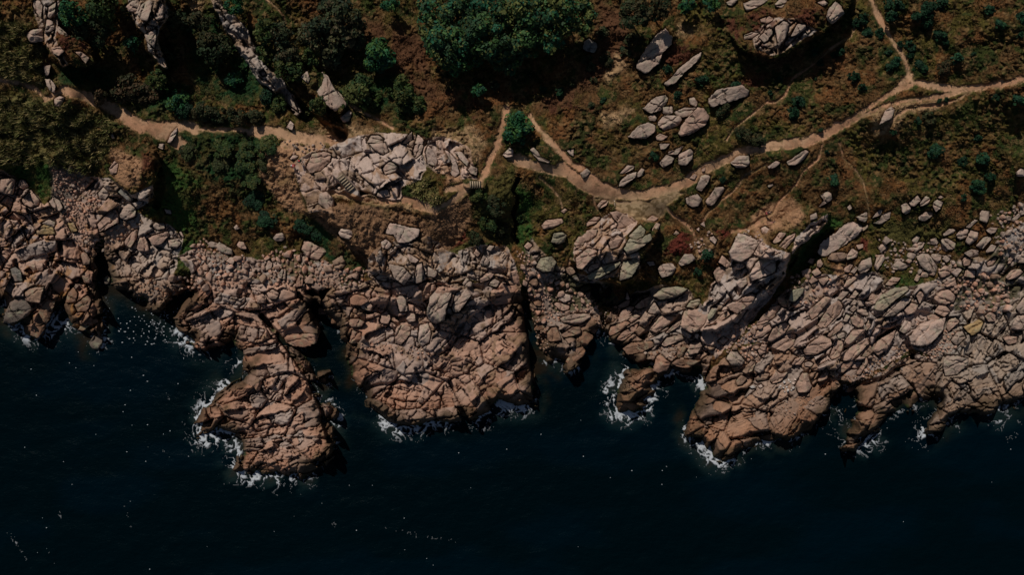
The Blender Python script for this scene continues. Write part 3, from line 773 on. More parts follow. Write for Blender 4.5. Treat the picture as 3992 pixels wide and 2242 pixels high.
# rock: name, label, polygon, (angle deg, long, short, big step, small step, crack), tone
PINK = (.41, .250, .180); PALE = (.46, .318, .250); GREY = (.39, .285, .222); RUST = (.33, .200, .132)
ROCKS = [
 ('rock_platform', 'broken pinkish granite platform at the left edge of the shore', '-400,640 0,662 55,688 112,728 150,768 168,800 205,770 245,850 330,690 392,690 420,760 470,800 410,860 372,950 372,1000 378,1060 395,1130 410,1300 400,1380 0,1380 -400,1300', (-25, 84, 56, .9, .35, .9), PINK),
 ('rock_platform', 'blocky granite platform right of the narrow inlet on the left shore', '405,870 470,805 540,825 600,862 655,872 706,930 694,1040 665,1100 740,1120 720,1200 660,1215 540,1215 425,1130 412,1000', (-28, 66, 46, .8, .35, .9), (.39, .285, .22)),
 ('rock_peninsula', 'long layered granite peninsula reaching lowest into the sea, left of the water channel', '690,1140 760,1100 830,1080 900,1060 1000,1095 1130,1110 1240,1120 1262,1290 1225,1330 1330,1520 1330,1860 1100,1890 740,1860 740,1620 940,1460 900,1390 660,1390 660,1230', (-14, 74, 34, .6, .3, .95), PINK),
 ('rock_headland', 'broad blocky central granite headland with a straight right wall', '1230,1195 1290,1130 1390,1110 1480,1080 1700,1070 1810,1100 1940,1100 1950,1000 2000,1000 2040,1180 2100,1590 1950,1680 1600,1700 1300,1600 1310,1290', (-17, 92, 62, .8, .34, 1.0), PINK),
 ('rock_shelf', 'small cracked granite shelf right of the straight-sided channel', '2055,1230 2200,1210 2330,1200 2350,1290 2300,1400 2200,1460 2110,1440 2060,1330', (-20, 62, 46, .7, .3, .8), (.33, .225, .165)),
 ('rock_shelf', 'sloping granite shelf between the foam-ringed islet and the shadowed boulders', '2340,1290 2400,1180 2560,1110 2680,1120 2730,1180 2800,1290 2760,1440 2740,1560 2600,1470 2420,1430 2360,1340', (-34, 84, 44, .8, .35, .9), (.35, .245, .185)),
 ('rock_headland', 'rusty slanting granite headland at lower right, left of the stony inlet', '2770,1440 2860,1370 3000,1330 3170,1360 3260,1440 3290,1530 3200,1700 3000,1800 2790,1840 2640,1720 2700,1590 2740,1540', (-30, 92, 40, .7, .3, .9), RUST),
 ('rock_ridge', 'pale pink ridge of slanting granite slabs climbing from shore to heath', '2700,1320 2760,1140 2830,1010 2900,900 3000,960 3080,990 3060,1080 2940,1240 2880,1320 2790,1400', (-46, 96, 46, .9, .35, .9), PALE),
 ('rock_field', 'wide field of slanting pink granite slabs on the right-hand shore', '2880,1340 3060,1130 3200,1080 3420,1060 3480,1180 3640,1220 3560,1360 3420,1440 3330,1490 3200,1460 3160,1370 3000,1340', (-38, 110, 44, .9, .35, .9), (.41, .29, .235)),
 ('rock_headland', 'cracked brown granite headland right of the stony inlet', '3320,1520 3400,1470 3480,1420 3560,1390 3650,1390 3690,1480 3640,1580 3500,1630 3440,1680 3300,1790 3260,1720', (-34, 88, 48, .7, .3, .9), (.31, .205, .145)),
 ('rock_headland', 'grey-brown jumbled granite headland at the right edge of the photo', '3640,1500 3650,1390 3560,1360 3640,1230 3760,1200 3900,1190 4010,1150 4400,1150 4400,1700 3560,1740', (-36, 82, 40, .8, .34, .9), (.31, .235, .18)),
 ('rock_point', 'brown rock point jutting from the shore, ringed with white foam', '2400,1410 2590,1400 2600,1480 2570,1640 2380,1640', (-25, 84, 40, .8, .3, .8), RUST),
 ('rock_crag', 'bare pale viewpoint crag the wooden steps climb', '1140,650 1200,600 1290,570 1340,545 1470,515 1620,525 1660,640 1640,700 1570,720 1560,780 1500,778 1440,760 1400,770 1340,748 1290,738 1280,780 1300,830 1210,828 1165,720', (50, 150, 84, .5, .25, .7), PALE),
 ('rock_crag', 'fractured upper rocks between the viewpoint crag and the sandy path', '1640,540 1760,540 1830,580 1850,660 1860,700 1790,690 1700,680 1660,640', (70, 70, 36, .6, .3, .8), PALE),
 ('rock_outcrop', 'pale weathered rock patch low on the brown slope under the viewpoint', '1430,1010 1480,960 1640,900 1690,940 1800,1000 1820,1090 1700,1110 1480,1110 1440,1080', (50, 62, 38, .6, .3, .8), GREY),
 ('rock_crag', 'jagged grey crag with red-brown plants at the upper left', '128,0 232,0 236,100 218,150 245,215 275,255 245,262 225,230 165,150', (75, 60, 30, .9, .4, .9), (.33, .245, .19)),
 ('rock_crag', 'narrow fluted crag casting a black shadow near the top left', '488,-30 645,-30 665,60 640,90 618,120 615,150 632,205 655,275 620,250 582,195 562,130 520,80', (78, 58, 24, .9, .4, .9), (.34, .255, .20)),
 ('rock_fin', 'long thin fin of rock running diagonally beside the pines', '812,-30 852,-12 872,30 968,110 1013,232 1103,322 1182,442 1160,455 1072,375 986,282 922,182 868,102', (52, 70, 22, .5, .3, .8), (.33, .245, .19)),
 ('rock_crag', 'bouldery crag with red heather at the top right, above a black shadow', '2930,120 3040,60 3110,66 3190,120 3080,188 3005,212 2945,190', (-50, 62, 34, .7, .35, .9), GREY),
 ('rock_crag', 'narrow rock ridge with soil on top and a long diagonal shadow', '3085,995 3110,925 3150,880 3228,838 3232,866 3170,925 3120,968', (-48, 70, 30, .6, .3, .8), PALE),
 ('rock_crag', 'broken pale rock cluster above the big shadowed boulders', '2230,1010 2250,950 2300,890 2380,830 2440,830 2480,865 2440,930 2500,1000 2500,1040 2420,1080 2320,1090 2260,1050', (-45, 74, 40, .6, .3, .8), PALE),
 ('rock_crag', 'cracked rocky edge left of the narrow dark gully', '1790,980 1880,960 1960,960 2000,1000 2000,1110 1920,1110 1800,1080', (20, 60, 40, .7, .3, .8), GREY),
 ('rock_bluff', 'shadowed granite bluff under red earth on the left shore', '395,690 440,700 520,765 600,720 606,750 570,800 520,830 440,800 400,760', (-40, 70, 40, .8, .3, .9), GREY),
 ('rubble_bank', 'jumbled stony bank between the grassy slope and the long peninsula', '700,1000 760,960 900,1000 1000,1010 1090,1020 1180,980 1250,1000 1330,1050 1420,1060 1390,1110 1290,1130 1130,1110 1000,1095 900,1060 830,1080 760,1100', (-24, 78, 50, .9, .4, .9), (.36, .26, .21)),
 ('rubble_bank', 'boulder-strewn bank right of the narrow gully', '2040,960 2080,930 2130,1010 2230,1060 2380,1110 2420,1170 2340,1200 2200,1210 2060,1230', (-24, 74, 50, .9, .4, .9), (.34, .25, .20)),
 ('rubble_bank', 'boulder field below the heath at the right of the photo', '3080,1130 3180,1075 3300,1100 3420,1060 3490,1120 3640,1095 3700,1060 3760,985 3850,1010 3900,930 4020,850 4400,820 4400,1160 4010,1160 3760,1205 3640,1225 3480,1180 3420,1065 3200,1085', (-36, 84, 50, .9, .4, .9), (.37, .28, .23)),
]

# ------------------------------------------------------------------ grid and height field
def axis(lo, a, b, hi, st):
    m = np.arange(a, b, st)
    far = list(range(10, 420, 10))+[440, 470, 510, 560, 620, 700, 800, 950, 1200, 1500, 2200, 3000, 4500, 6000, 9000, 14000, 20000, 30000] if st < 4 else [40, 80, 160, 240, 320, 480, 700, 1100, 1500, 3000, 6000, 14000, 30000]
    l = [a-q for q in far if a-q > lo]; r = [m[-1]+q for q in far if m[-1]+q < hi]
    return np.array(l[::-1]+list(m)+r, float)
STEP = 2.7
GX = axis(-32000, -30, 4022, 36000, STEP)
GY = axis(-32000, -30, 1900, 1950, STEP)
PX, PY = np.meshgrid(GX, GY)

def coarse(fn, st=8.0):
    """evaluate a smooth field on a coarse grid and interpolate to the fine one"""
    ax = axis(-32500, -60, 4060, 36500, st); ay = axis(-32500, -60, 1960, 2300, st)
    X, Y = np.meshgrid(ax, ay)
    return interp(ax, ay, fn(X, Y), PX, PY)

def interp(ax, ay, Fv, x, y):
    i = np.clip(np.searchsorted(ax, x)-1, 0, len(ax)-2); j = np.clip(np.searchsorted(ay, y)-1, 0, len(ay)-2)
    tx = np.clip((x-ax[i])/(ax[i+1]-ax[i]), 0, 1); ty = np.clip((y-ay[j])/(ay[j+1]-ay[j]), 0, 1)
    return (Fv[j, i]*(1-tx)+Fv[j, i+1]*tx)*(1-ty)+(Fv[j+1, i]*(1-tx)+Fv[j+1, i+1]*tx)*ty

def f_ctrl(X, Y):
    num = 0; den = 0
    for x, y, z in CTRL:
        wt = 1.0/((X-x)**2+(Y-y)**2+70.0**2)**1.6
        num = num+wt*z; den = den+wt
    return num/den
def f_coast(X, Y):
    d = sdpoly(X, Y, COAST)
    for P in [ISLET]+SKERRIES: d = np.maximum(d, sdpoly(X, Y, P))
    return d
ZC = coarse(f_ctrl)
COD = coarse(f_coast, 5.0)
warp1 = (fbm(PX/46, PY/46, 5, 3)-0.5); warp2 = (fbm(PX/46+40, PY/46+9, 6, 3)-0.5)
COD = COD+(fbm(PX/30, PY/30, 8, 3)-0.5)*16
WX = PX+warp1*26; WY = PY+warp2*26          # ragged lookups for patch edges

def sub(P, m):
    xs = [p[0] for p in P]; ys = [p[1] for p in P]
    i0 = np.searchsorted(GX, min(xs)-m); i1 = np.searchsorted(GX, max(xs)+m)
    j0 = np.searchsorted(GY, min(ys)-m); j1 = np.searchsorted(GY, max(ys)+m)
    return (slice(j0, j1), slice(i0, i1))

def joints(U, V, La, Lb, sd):
    """two sets of fracture planes: long parallel joints, cut across at uneven spacing -> ids, edge distance, offset to block centre"""
    def cut(t, s1, row=None):
        k = np.floor(t)
        r = 0 if row is None else row
        def bd(j): return j+.75*(h2(j, r+np.zeros_like(j), s1)-.5)
        k = np.where(t < bd(k), k-1, k); k = np.where(t >= bd(k+1), k+1, k)
        return k, bd(k), bd(k+1)
    v = V/Lb+.55*(fbm(U/(La*1.1), V/(Lb*2.2), sd+3, 2)-.5)+.16*np.sin(U/(La*1.9)+sd)
    k, b0, b1 = cut(v, sd)
    slant = (h2(k, k*0, sd+1)-.5)*1.3
    u = U/La/(.55+1.1*h2(k, k*0, sd+2))+h2(k, k*0, sd+4)*7+slant*(v-b0)*Lb/La+.28*(fbm(U/La*1.5, V/Lb*1.5, sd+6, 2)-.5)
    c, a0, a1 = cut(u, sd+9, k)
    sx_ = La*(.55+1.1*h2(k, k*0, sd+2))
    e = np.minimum(np.minimum(v-b0, b1-v)*Lb, np.minimum(u-a0, a1-u)*sx_)
    return c, k, e, (.5*(a0+a1)-u)*sx_, (.5*(b0+b1)-v)*Lb

# base land
ZC = ZC + (fbm(PX/150, PY/150, 21, 3)-0.5)*1.6*np.clip(ZC/6, 0, 1)
for ps, hgt, edge, r0, rd, rl in MESAS:
    P = pts(ps); s = sub(P, edge+30)
    X = WX[s]*0.9+PX[s]*0.1+(fbm(PX[s]/17, PY[s]/17, 55, 3)-.5)*16; Y = WY[s]*0.9+PY[s]*0.1+(fbm(PX[s]/17, PY[s]/17, 56, 3)-.5)*16
    d = sdpoly(X, Y, P)
    f = smooth((d+edge*0.5)/edge)
    if r0 is not None:
        f = f*smooth(((X-r0[0])*rd[0]+(Y-r0[1])*rd[1])/rl)
    ZC[s] += hgt*f
for ps, hw, dep in TRENCH:
    P = pts(ps); s = sub(P, hw*2+20)
    d = segdist(WX[s]*0.3+PX[s]*0.7, WY[s]*0.3+PY[s]*0.7, P, False)
    ZC[s] -= dep*smooth((hw*1.4-d)/(hw*0.8))

# rock mask, label, block relief, tone
LAB = np.zeros(PX.shape, np.int16)          # 0 ground, 1 path, 10+i rock i
RELIEF = np.zeros(PX.shape); RMASK = np.zeros(PX.shape)
COLR = np.zeros(PX.shape+(3,)); BLK = np.full(PX.shape, .5)
SAW = dict(rock_field=1.4, rock_ridge=1.1, rubble_bank=.5, rock_headland=.5, rock_peninsula=.45, rock_platform=.55, rock_shelf=1.0, rock_point=.5)
for i, (nm, lb, ps, (ang, La, Lb, A1, A2, CR), tone) in enumerate(ROCKS):
    P = pts(ps); s = sub(P, 40)
    d = sdpoly(WX[s], WY[s], P)
    inside = d > 0
    X = PX[s]+warp1[s]*30; Y = PY[s]+warp2[s]*30
    X = X+(fbm(PX[s]/14, PY[s]/14, 31, 2)-.5)*4; Y = Y+(fbm(PX[s]/14, PY[s]/14, 32, 2)-.5)*4
    wan = .55 if nm in ('rock_headland', 'rock_peninsula', 'rock_platform', 'rubble_bank') else .3
    rid = voro(PX[s]/170+i, PY[s]/120+3*i, 60+i, .9)
    a = math.radians(ang)+wan*(h2(rid[0], rid[1], 61)-.5)*2
    ca, sa = np.cos(a), np.sin(a)
    U = X*ca+Y*sa; V = -X*sa+Y*ca
    e_reg = rid[2]*120
    cx_, cy_, e1, bx, by = joints(U, V, La*1.2, Lb*1.2, 100+i*7)
    hh = h2(cx_, cy_, 300+i); tx = h2(cx_, cy_, 400+i)-.5; ty = h2(cx_, cy_, 500+i)-.5; hv = h2(cx_, cy_, 600+i); hq = h2(cx_, cy_, 650+i)
    ckn = 0.04+1.25*smooth((fbm(PX[s]/34, PY[s]/34, 33, 3)-.43)*4.5)          # joints open and close along their length
    z = A1*(hh-.4) + (tx*bx+ty*by)/PPM*.85 + 0.10*A1*(1-np.exp(-e1/5)) - by/Lb*.35*A1 - .8*A1*(hh < .10) - CR*ckn*np.exp(-(e1/2.3)**2)
    cx2, cy2, q, bx2, by2 = joints(U+13, V+7, La*.42, Lb*.45, 700+i*5)
    vx, vy, ve, vbx, vby = voro(U/(La*.36)+3.3, V/(Lb*.5)+1.7, 740+i*5, 0.95)
    ve = ve*Lb*.5
    z = z - .8*CR*np.exp(-(e_reg/3.2)**2)
    kind = h2(cx_, cy_, 800+i)
    actj = ((kind > .30) & (kind < .72))*1.0; actv = (kind >= .72)*1.0
    z = z + actj*(A2*(h2(cx2, cy2, 900+i)-.5) + 0.10*(1-np.exp(-q/3.5)) - 0.42*CR*ckn*np.exp(-(q/1.8)**2) + ((h2(cx2, cy2, 950+i)-.5)*bx2+(h2(cx2, cy2, 960+i)-.5)*by2)/PPM*.8)
    z = z + actv*(1.3*A2*(h2(vx, vy, 910+i)-.5) + 0.16*(1-np.exp(-ve/3.5)) - 0.42*CR*np.exp(-(ve/1.9)**2) + ((h2(vx, vy, 955+i)-.5)*vbx*La*.36+(h2(vx, vy, 965+i)-.5)*vby*Lb*.5)/PPM*.8)
    c0, k0, e0, bx0, by0 = joints(U+31, V+17, La*2.1, Lb*2.3, 1500+i*7)
    sw = SAW.get(nm, .5)
    z = z - by0/(Lb*2.3)*sw + (h2(c0, k0, 1510+i)-.5)*sw*.8 - .7*CR*np.exp(-(e0/3.0)**2)*ckn
    z = z + (fbm(PX[s]/75, PY[s]/75, 42, 3)-.5)*1.2
    hx = joints(U+51, V+29, La*.30, Lb*.20, 1700+i*5)
    z = z - .16*ckn*np.exp(-(hx[2]/1.5)**2) + (h2(hx[0], hx[1], 1701)-.5)*.10
    z = z + (fbm(PX[s]/12, PY[s]/12, 41, 3)-.5)*0.20
    lab = LAB[s]; new = inside & ((lab < 10) | (d > 6))
    BLK[s] = np.where(new, .6*hh+.4*h2(c0, k0, 1520+i), BLK[s])
    RELIEF[s] = np.where(new, z, RELIEF[s]); LAB[s] = np.where(new, 10+i, lab)
    RMASK[s] = np.maximum(RMASK[s], smooth(d/14))
    var = 0.86+0.26*hv+0.10*(h2(cx2, cy2, 970+i)-.5)
    t = np.array(tone)[None, None, :]*np.ones(hv.shape+(1,))
    g = t.mean(-1, keepdims=True)
    t = t+(g*np.array([1.08, 1.0, .93])-t)*(0.6*np.clip(hq*1.6-.5, 0, 1))[..., None]       # some blocks greyer
    COLR[s] = np.where(new[..., None], t*var[..., None], COLR[s])

# vegetation cushions
ang = 0.5
U = (WX*math.cos(ang)+WY*math.sin(ang)); V = (-WX*math.sin(ang)+WY*math.cos(ang))
cxv, cyv, ev, bxv, byv = voro(U/26, V/19, 1200, 0.9)
vamp = 0.35+1.1*smooth((fbm(PX/90, PY/90, 64, 3)-.35)*3)
VEG = 0.40*smooth(ev*2.4)*(0.1+0.9*h2(cxv, cyv, 1201)**1.5)*vamp
del bxv, byv
cxw, cyw, ew, bxv, byv = voro(U/9+5, V/8+2, 1230, 0.9)
VEG = VEG+0.10*smooth(ew*2.4)*(0.1+h2(cxw, cyw, 1231))*vamp + (fbm(PX/60, PY/60, 61, 4)-.5)*1.5 + (fbm(PX/17, PY/17, 63, 3)-.5)*0.75*vamp + (fbm(PX/6, PY/6, 62, 2)-.5)*0.22
for cl, soft, ps in PATCH:
    if cl == 'straw':
        P = pts(ps); s = sub(P, 40)
        VEG[s] += smooth((sdpoly(WX[s], WY[s], P)+20)/40)*(fbm(WX[s]/34, WY[s]/22, 65, 3)-.45)*2.6
VEG = VEG*smooth((700-np.maximum(np.maximum(-PX, PX-PW), -PY))/300)
vegid = h2(cxv, cyv, 1202); vegid2 = h2(cxw, cyw, 1203)
del bxv, byv, cxv, cyv, cxw, cyw, U, V

# path mask
PM = np.full(PX.shape, -50.0)
wob = (fbm(PX/26, PY/26, 71, 5, .62)-.5)*1.25
for ps, hw in PATHS:
    P = pts(ps); s = sub(P, hw+30)
    d = hw*.93 - segdist(PX[s], PY[s], P, False) + wob[s]*min(hw*1.3, 22)
    PM[s] = np.maximum(PM[s], d)
s = sub(CLEAR, 60)
PM[s] = np.maximum(PM[s], sdpoly(WX[s], WY[s], CLEAR))
PM[(PX < -500) | (PX > 4500) | (PY < -500)] = -60
ispath = (PM > 0) & ((LAB < 10))
LAB[ispath] = 1
pf = smooth((PM+5)/10)*(LAB < 10)

land = COD+(BLK-.5)*34*(LAB >= 10)*(1-.75*smooth((60-np.abs(PX-2062))/30)*(PY < 1560))
cw = np.where(LAB >= 10, 22.0+34*smooth((fbm(PX/70, PY/70, 58, 2)-.35)*4), 90.0)
relscale = 0.35+0.65*smooth((land+8)/40)
vp = smooth((-PM)/28)*(1-pf)
SEAT = np.zeros(PX.shape)                     # hollows the traced boulders sit in
for P in BPOLY:
    s = sub(P, 12); d = sdpoly(PX[s], PY[s], P)
    SEAT[s] = np.maximum(SEAT[s], smooth((d+7)/7))
CALM = np.zeros(PX.shape)
for q in SCREE:
    P = pts(q[0]); s = sub(P, 30)
    CALM[s] = np.maximum(CALM[s], smooth((sdpoly(WX[s], WY[s], P)+10)/16)*.8)
for P in STAIRP:
    s = sub(P, 40); CALM[s] = np.maximum(CALM[s], smooth((sdpoly(PX[s], PY[s], P)+8)/10))
REL = RELIEF*(1-CALM)
ZSM = ZC - 0.32*pf
Z = ZC + REL*RMASK + VEG*(1-RMASK)*vp*(1-.6*CALM) - 0.32*pf
Z = Z*(1-SEAT)+(ZC-.45-.25*RMASK)*SEAT
for (ax_, ay_, bx_, by_, za_, zb_, wd_) in STAIRRAMP:      # ground under the wooden steps
    s = sub([(ax_, ay_), (bx_, by_)], 40)
    L2 = (bx_-ax_)**2+(by_-ay_)**2
    t_ = np.clip(((PX[s]-ax_)*(bx_-ax_)+(PY[s]-ay_)*(by_-ay_))/L2, -.15, 1.15)
    dd_ = segdist(PX[s], PY[s], [(ax_-.15*(bx_-ax_), ay_-.15*(by_-ay_)), (bx_+.15*(bx_-ax_), by_+.15*(by_-ay_))], False)
    f_ = smooth((wd_+7-dd_)/7)
    Z[s] = Z[s]*(1-f_)+(za_+(zb_-za_)*np.clip(t_, 0, 1)-.12)*f_
shore = smooth((land+12)/cw*0.9+0.05)
Z = np.where(land > -12, -1.0+(Z+1.0)*shore, -1.0+(land+12)*0.035)
ZSM = np.where(land > -12, -1.0+(ZSM+1.0)*shore, -1.0+(land+12)*0.035)
Z = np.maximum(Z, -7)
Z = np.where((LAB >= 10) & (land <= 0), Z+RELIEF*0.5*smooth((land+40)/40), Z)

# ground colours
n1 = fbm(PX/42, PY/42, 81, 4); n2 = fbm(PX/130, PY/130, 82, 3); n3 = fbm(PX/11, PY/11, 83, 3)
def lerp(a, b, t): return a+(b-a)*t[..., None]
n4 = fbm(PX/75+50, PY/75, 84, 4); n5 = fbm(PX/60+90, PY/48, 86, 4)
base = np.ones(PX.shape+(3,))*np.array([.100, .058, .026])
base = lerp(base, np.array([.078, .068, .020]), smooth((n2-.42)*6))
base = lerp(base, np.array([.034, .052, .015]), smooth((n1-.49)*8)*.9)
base = lerp(base, np.array([.155, .070, .030]), smooth((n4-.55)*9)*.75)
base = lerp(base, np.array([.020, .036, .012]), smooth((n5-.58)*10)*.85)
base = lerp(base, np.array([.140, .078, .036]), smooth((vegid-.72)*6)*.6)
base = lerp(base, np.array([.020, .020, .010]), smooth((vegid2-.70)*5)*.6)
base = lerp(base, np.array([.200, .135, .066]), smooth((n3-.59)*9)*.6)
base = base*np.array([1.10, 1.01, .92])
for cl, soft, ps in PATCH:
    P = pts(ps); s = sub(P, soft+30)
    d = sdpoly(WX[s], WY[s], P)
    f = smooth((d+soft*.5)/soft)*(0.55+0.45*smooth((n1[s]-.3)*5))
    if cl in ('straw', 'tan'): f = f*(0.35+0.65*smooth((n3[s]-.35)*6))
    if cl in ('green', 'dkgreen'): f = f*(0.6+0.4*smooth((n3[s]-.35)*5))
    if cl in ('red', 'brightred'): f = f*(0.12+0.75*smooth((.5*n3[s]+.5*n1[s]-.43)*9))
    base[s] = lerp(base[s], np.array(TONE[cl]), f)
farf = smooth((np.maximum(np.maximum(-PX, PX-PW), -PY)-380)/300)
base = lerp(base, np.array([.105, .068, .028]), farf)
# ledge between shore and heath: earth and gravel show where the cover is thin
pcol = np.ones(PX.shape+(3,))*np.array([.455, .245, .142])
pcol = lerp(pcol, np.array([.45, .272, .162]), smooth((n2-.4)*5))
pcol = lerp(pcol, np.array([.33, .17, .095]), smooth((n1-.55)*7)*.6)
pcol = lerp(pcol, np.array([.25, .15, .085]), smooth((n3-.56)*10)*.6)
pcol = lerp(pcol, np.array([.12, .095, .040]), smooth((n3-.50)*9)*smooth((11-PM)/9)*.75)
pcol = lerp(pcol, np.array([.17, .125, .055]), smooth((n4-.60)*12)*smooth((14-PM)/12)*.7)
s = sub(CLEAR, 60)
dcl = smooth((sdpoly(WX[s], WY[s], CLEAR)+30)/60)
pcol[s] = lerp(pcol[s], np.array([.40, .285, .165]), dcl)
pcol[s] = lerp(pcol[s], np.array([.17, .115, .055]), dcl*smooth((n3[s]-.45)*9)*.85)
base = lerp(base, pcol, smooth((PM+4)/9))
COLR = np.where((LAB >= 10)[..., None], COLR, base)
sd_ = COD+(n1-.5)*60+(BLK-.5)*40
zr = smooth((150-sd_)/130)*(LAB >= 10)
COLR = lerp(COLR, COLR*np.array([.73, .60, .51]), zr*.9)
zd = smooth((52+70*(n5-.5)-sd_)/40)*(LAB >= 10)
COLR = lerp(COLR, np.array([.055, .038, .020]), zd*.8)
# rock: wet and rusty near the water, lichen and moss higher up
isr = (LAB >= 10)[..., None]
wet = smooth((1.5+1.0*(n1-.5)*2-Z)/1.3)
ruf = COLR*np.array([.62, .46, .36])
COLR = np.where(isr, lerp(COLR, ruf, wet*.4), COLR)
vw = smooth((0.75+.8*(n1-.5)-Z)/0.6)
COLR = np.where(isr, lerp(COLR, np.array([.038, .028, .016]), vw*.9), COLR)
alg = smooth((fbm(PX/34, PY/34, 95, 3)-.60)*12)*smooth((0.9-Z)/0.6)
COLR = np.where(isr, lerp(COLR, np.array([.03, .05, .015]), alg*.8), COLR)
oran = smooth((fbm(PX/26, PY/26, 96, 3)-.66)*14)*smooth((600-PX)/400)*(PY > 800)
COLR = np.where(isr, lerp(COLR, np.array([.36, .17, .05]), oran*.6), COLR)
for cl, soft, ps in PATCH:
    if cl in ('red', 'soil', 'brown'):
        P = pts(ps); s = sub(P, 30)
        f = smooth((sdpoly(WX[s], WY[s], P)+10)/20)*smooth((n1[s]+.5*n3[s]-.66)*9)*isr[s][..., 0]
        COLR[s] = lerp(COLR[s], np.array(TONE[cl])*np.array([.85, .85, .85]), f*.85)
for i, R in enumerate(ROCKS):
    if R[0] in ('rock_crag', 'rock_outcrop'):
        m = (LAB == 10+i)
        sm = smooth((n4*.6+n1*.4-.47)*10)*smooth((fbm(PX/15, PY/15, 98, 3)-.38)*8)
        COLR = np.where(m[..., None], lerp(COLR, np.array([.34, .205, .125]), sm*.85), COLR)
    if R[0] == 'rubble_bank':
        m = (LAB == 10+i)
        COLR = np.where(m[..., None], lerp(COLR, np.array([.060, .055, .022]), smooth((n4-.50)*9)*.9), COLR)
soilr = smooth((fbm(PX/40, PY/40, 97, 4)-.56)*10)*smooth((Z-3.2)/1.0)
COLR = np.where(isr, lerp(COLR, np.array([.20, .125, .07]), soilr*.7), COLR)

def zat(x, y):
    return interp(GX, GY, Z, np.asarray(x, float), np.asarray(y, float))
def zsm(x, y):
    return interp(GX, GY, ZSM, np.asarray(x, float), np.asarray(y, float))
def cat_at(x, y):
    i = np.clip(np.searchsorted(GX, x), 0, len(GX)-1); j = np.clip(np.searchsorted(GY, y), 0, len(GY)-1)
    return LAB[j, i]

WXY = unproj(PX, PY, Z)
VERT = np.stack([WXY[0].ravel(), WXY[1].ravel(), Z.ravel()], 1)
nyy, nxx = PX.shape
idx = np.arange(nyy*nxx).reshape(nyy, nxx)
QUAD = np.stack([idx[1:, :-1], idx[1:, 1:], idx[:-1, 1:], idx[:-1, :-1]], -1)
QL = LAB[:-1, :-1].copy()
QL[(QL >= 10) & (Z[:-1, :-1] < -1.4)] = 0
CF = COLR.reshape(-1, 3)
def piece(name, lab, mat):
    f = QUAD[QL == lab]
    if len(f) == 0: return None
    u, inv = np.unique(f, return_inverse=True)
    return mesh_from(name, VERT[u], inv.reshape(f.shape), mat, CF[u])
o = piece('ground', 0, M_GROUND); tag(o, kind='structure')
o = piece('path', 1, M_PATH); tag(o, kind='structure')
for i, R in enumerate(ROCKS):
    o = piece(R[0], 10+i, M_ROCK)
    if o: tag(o, R[1], R[0].split('_')[0] if R[0] != 'rubble_bank' else 'rubble')
# ------------------------------------------------------------------ sea and foam
# strength blobs: x, y, radius, strength
BLOBS = '''90,1285,70,.9 190,1290,60,.9 240,1270,60,.8 30,1180,40,.5 270,1240,40,.6 400,1330,45,.6 440,1200,50,.55 420,1310,30,.6 700,1310,50,.7 720,1335,45,.7 780,1385,60,.65 860,1390,40,.4 935,1420,40,.9
850,1525,70,.6 800,1590,70,.65 790,1640,60,.75 770,1720,60,.6 850,1715,60,.95 900,1700,50,.9 930,1770,50,.7 930,1850,60,.9 985,1855,60,1.0 1050,1870,60,.8 1110,1885,60,.7 1200,1860,60,.7 1310,1740,40,.4
1320,1620,50,.8 1300,1650,50,.7 1250,1550,30,.6 1480,1640,50,.8 1530,1680,55,.85 1600,1690,55,.7 1660,1665,50,.7 1740,1650,55,.8 1880,1650,60,.75 1960,1570,60,.8 2010,1600,60,.8 2060,1600,40,.5
2170,1405,35,.7 2250,1425,30,.6 2350,1300,35,.7 2380,1340,30,.8 2390,1480,50,.8 2400,1560,55,1.1 2410,1620,60,1.0 2460,1630,55,.9 2520,1580,60,1.05 2560,1530,60,.7 2430,1450,45,.7 2620,1460,45,.7 2720,1470,45,.7 2740,1500,40,.6
2360,1520,50,.6 2690,1700,50,.8 2740,1750,55,.95 2790,1800,55,.9 2850,1790,50,.6 2960,1740,50,.6 3060,1720,50,.6 3240,1650,50,.6 3300,1720,50,.6 3390,1720,60,.8 3430,1740,60,.8 3580,1720,60,.8 3620,1650,50,.6 3740,1650,45,.6 3900,1640,60,.7 3950,1690,60,.8 3860,1610,40,.5 3660,1560,40,.4'''
sx = axis(-32000, -40, 4040, 36500, 8.0); sy = axis(900, 960, 2300, 36000, 8.0)
SX, SY = np.meshgrid(sx, sy)
inview = (SX > -60) & (SX < 4060) & (SY < 2330)
sz = (fbm(SX/70, SY/46, 201, 3)-.5)*0.30
sz = np.where(inview, sz, 0)-0.05
scd = f_coast(SX, SY)+(fbm(SX/30, SY/30, 202, 3)-.5)*20
shal = smooth((scd+70)/70)
ns = fbm(SX/60, SY/60, 203, 4); nb = fbm(SX/420, SY/160, 204, 3)
ccol = np.ones(SX.shape+(3,))*np.array([.0000, .0040, .0060])
ccol = lerp(ccol, np.array([.0000, .0050, .0088]), smooth((nb-.42)*4))
ccol = lerp(ccol, np.array([.009, .012, .008]), shal*smooth((ns-.38)*5)*.8)
ccol = lerp(ccol, np.array([.022, .012, .006]), shal*smooth((ns-.58)*8)*.7)
wash = np.zeros(SX.shape)
for r in BLOBS.split():
    x, y, rr, st = map(float, r.split(','))
    wash += st*np.exp(-((SX-x)**2+(SY-y)**2)/(rr*rr*1.5))
wash = np.clip(wash, 0, 1)*smooth((ns-.36)*5)*smooth((scd+110)/80)
ccol = lerp(ccol, np.array([.022, .048, .050]), wash*.28)
jx, iy_ = SX.shape[1], SX.shape[0]
sid = np.arange(SX.size).reshape(SX.shape)
sq = np.stack([sid[1:, :-1], sid[1:, 1:], sid[:-1, 1:], sid[:-1, :-1]], -1).reshape(-1, 4)
wx, wy = unproj(SX, SY, 0.0)
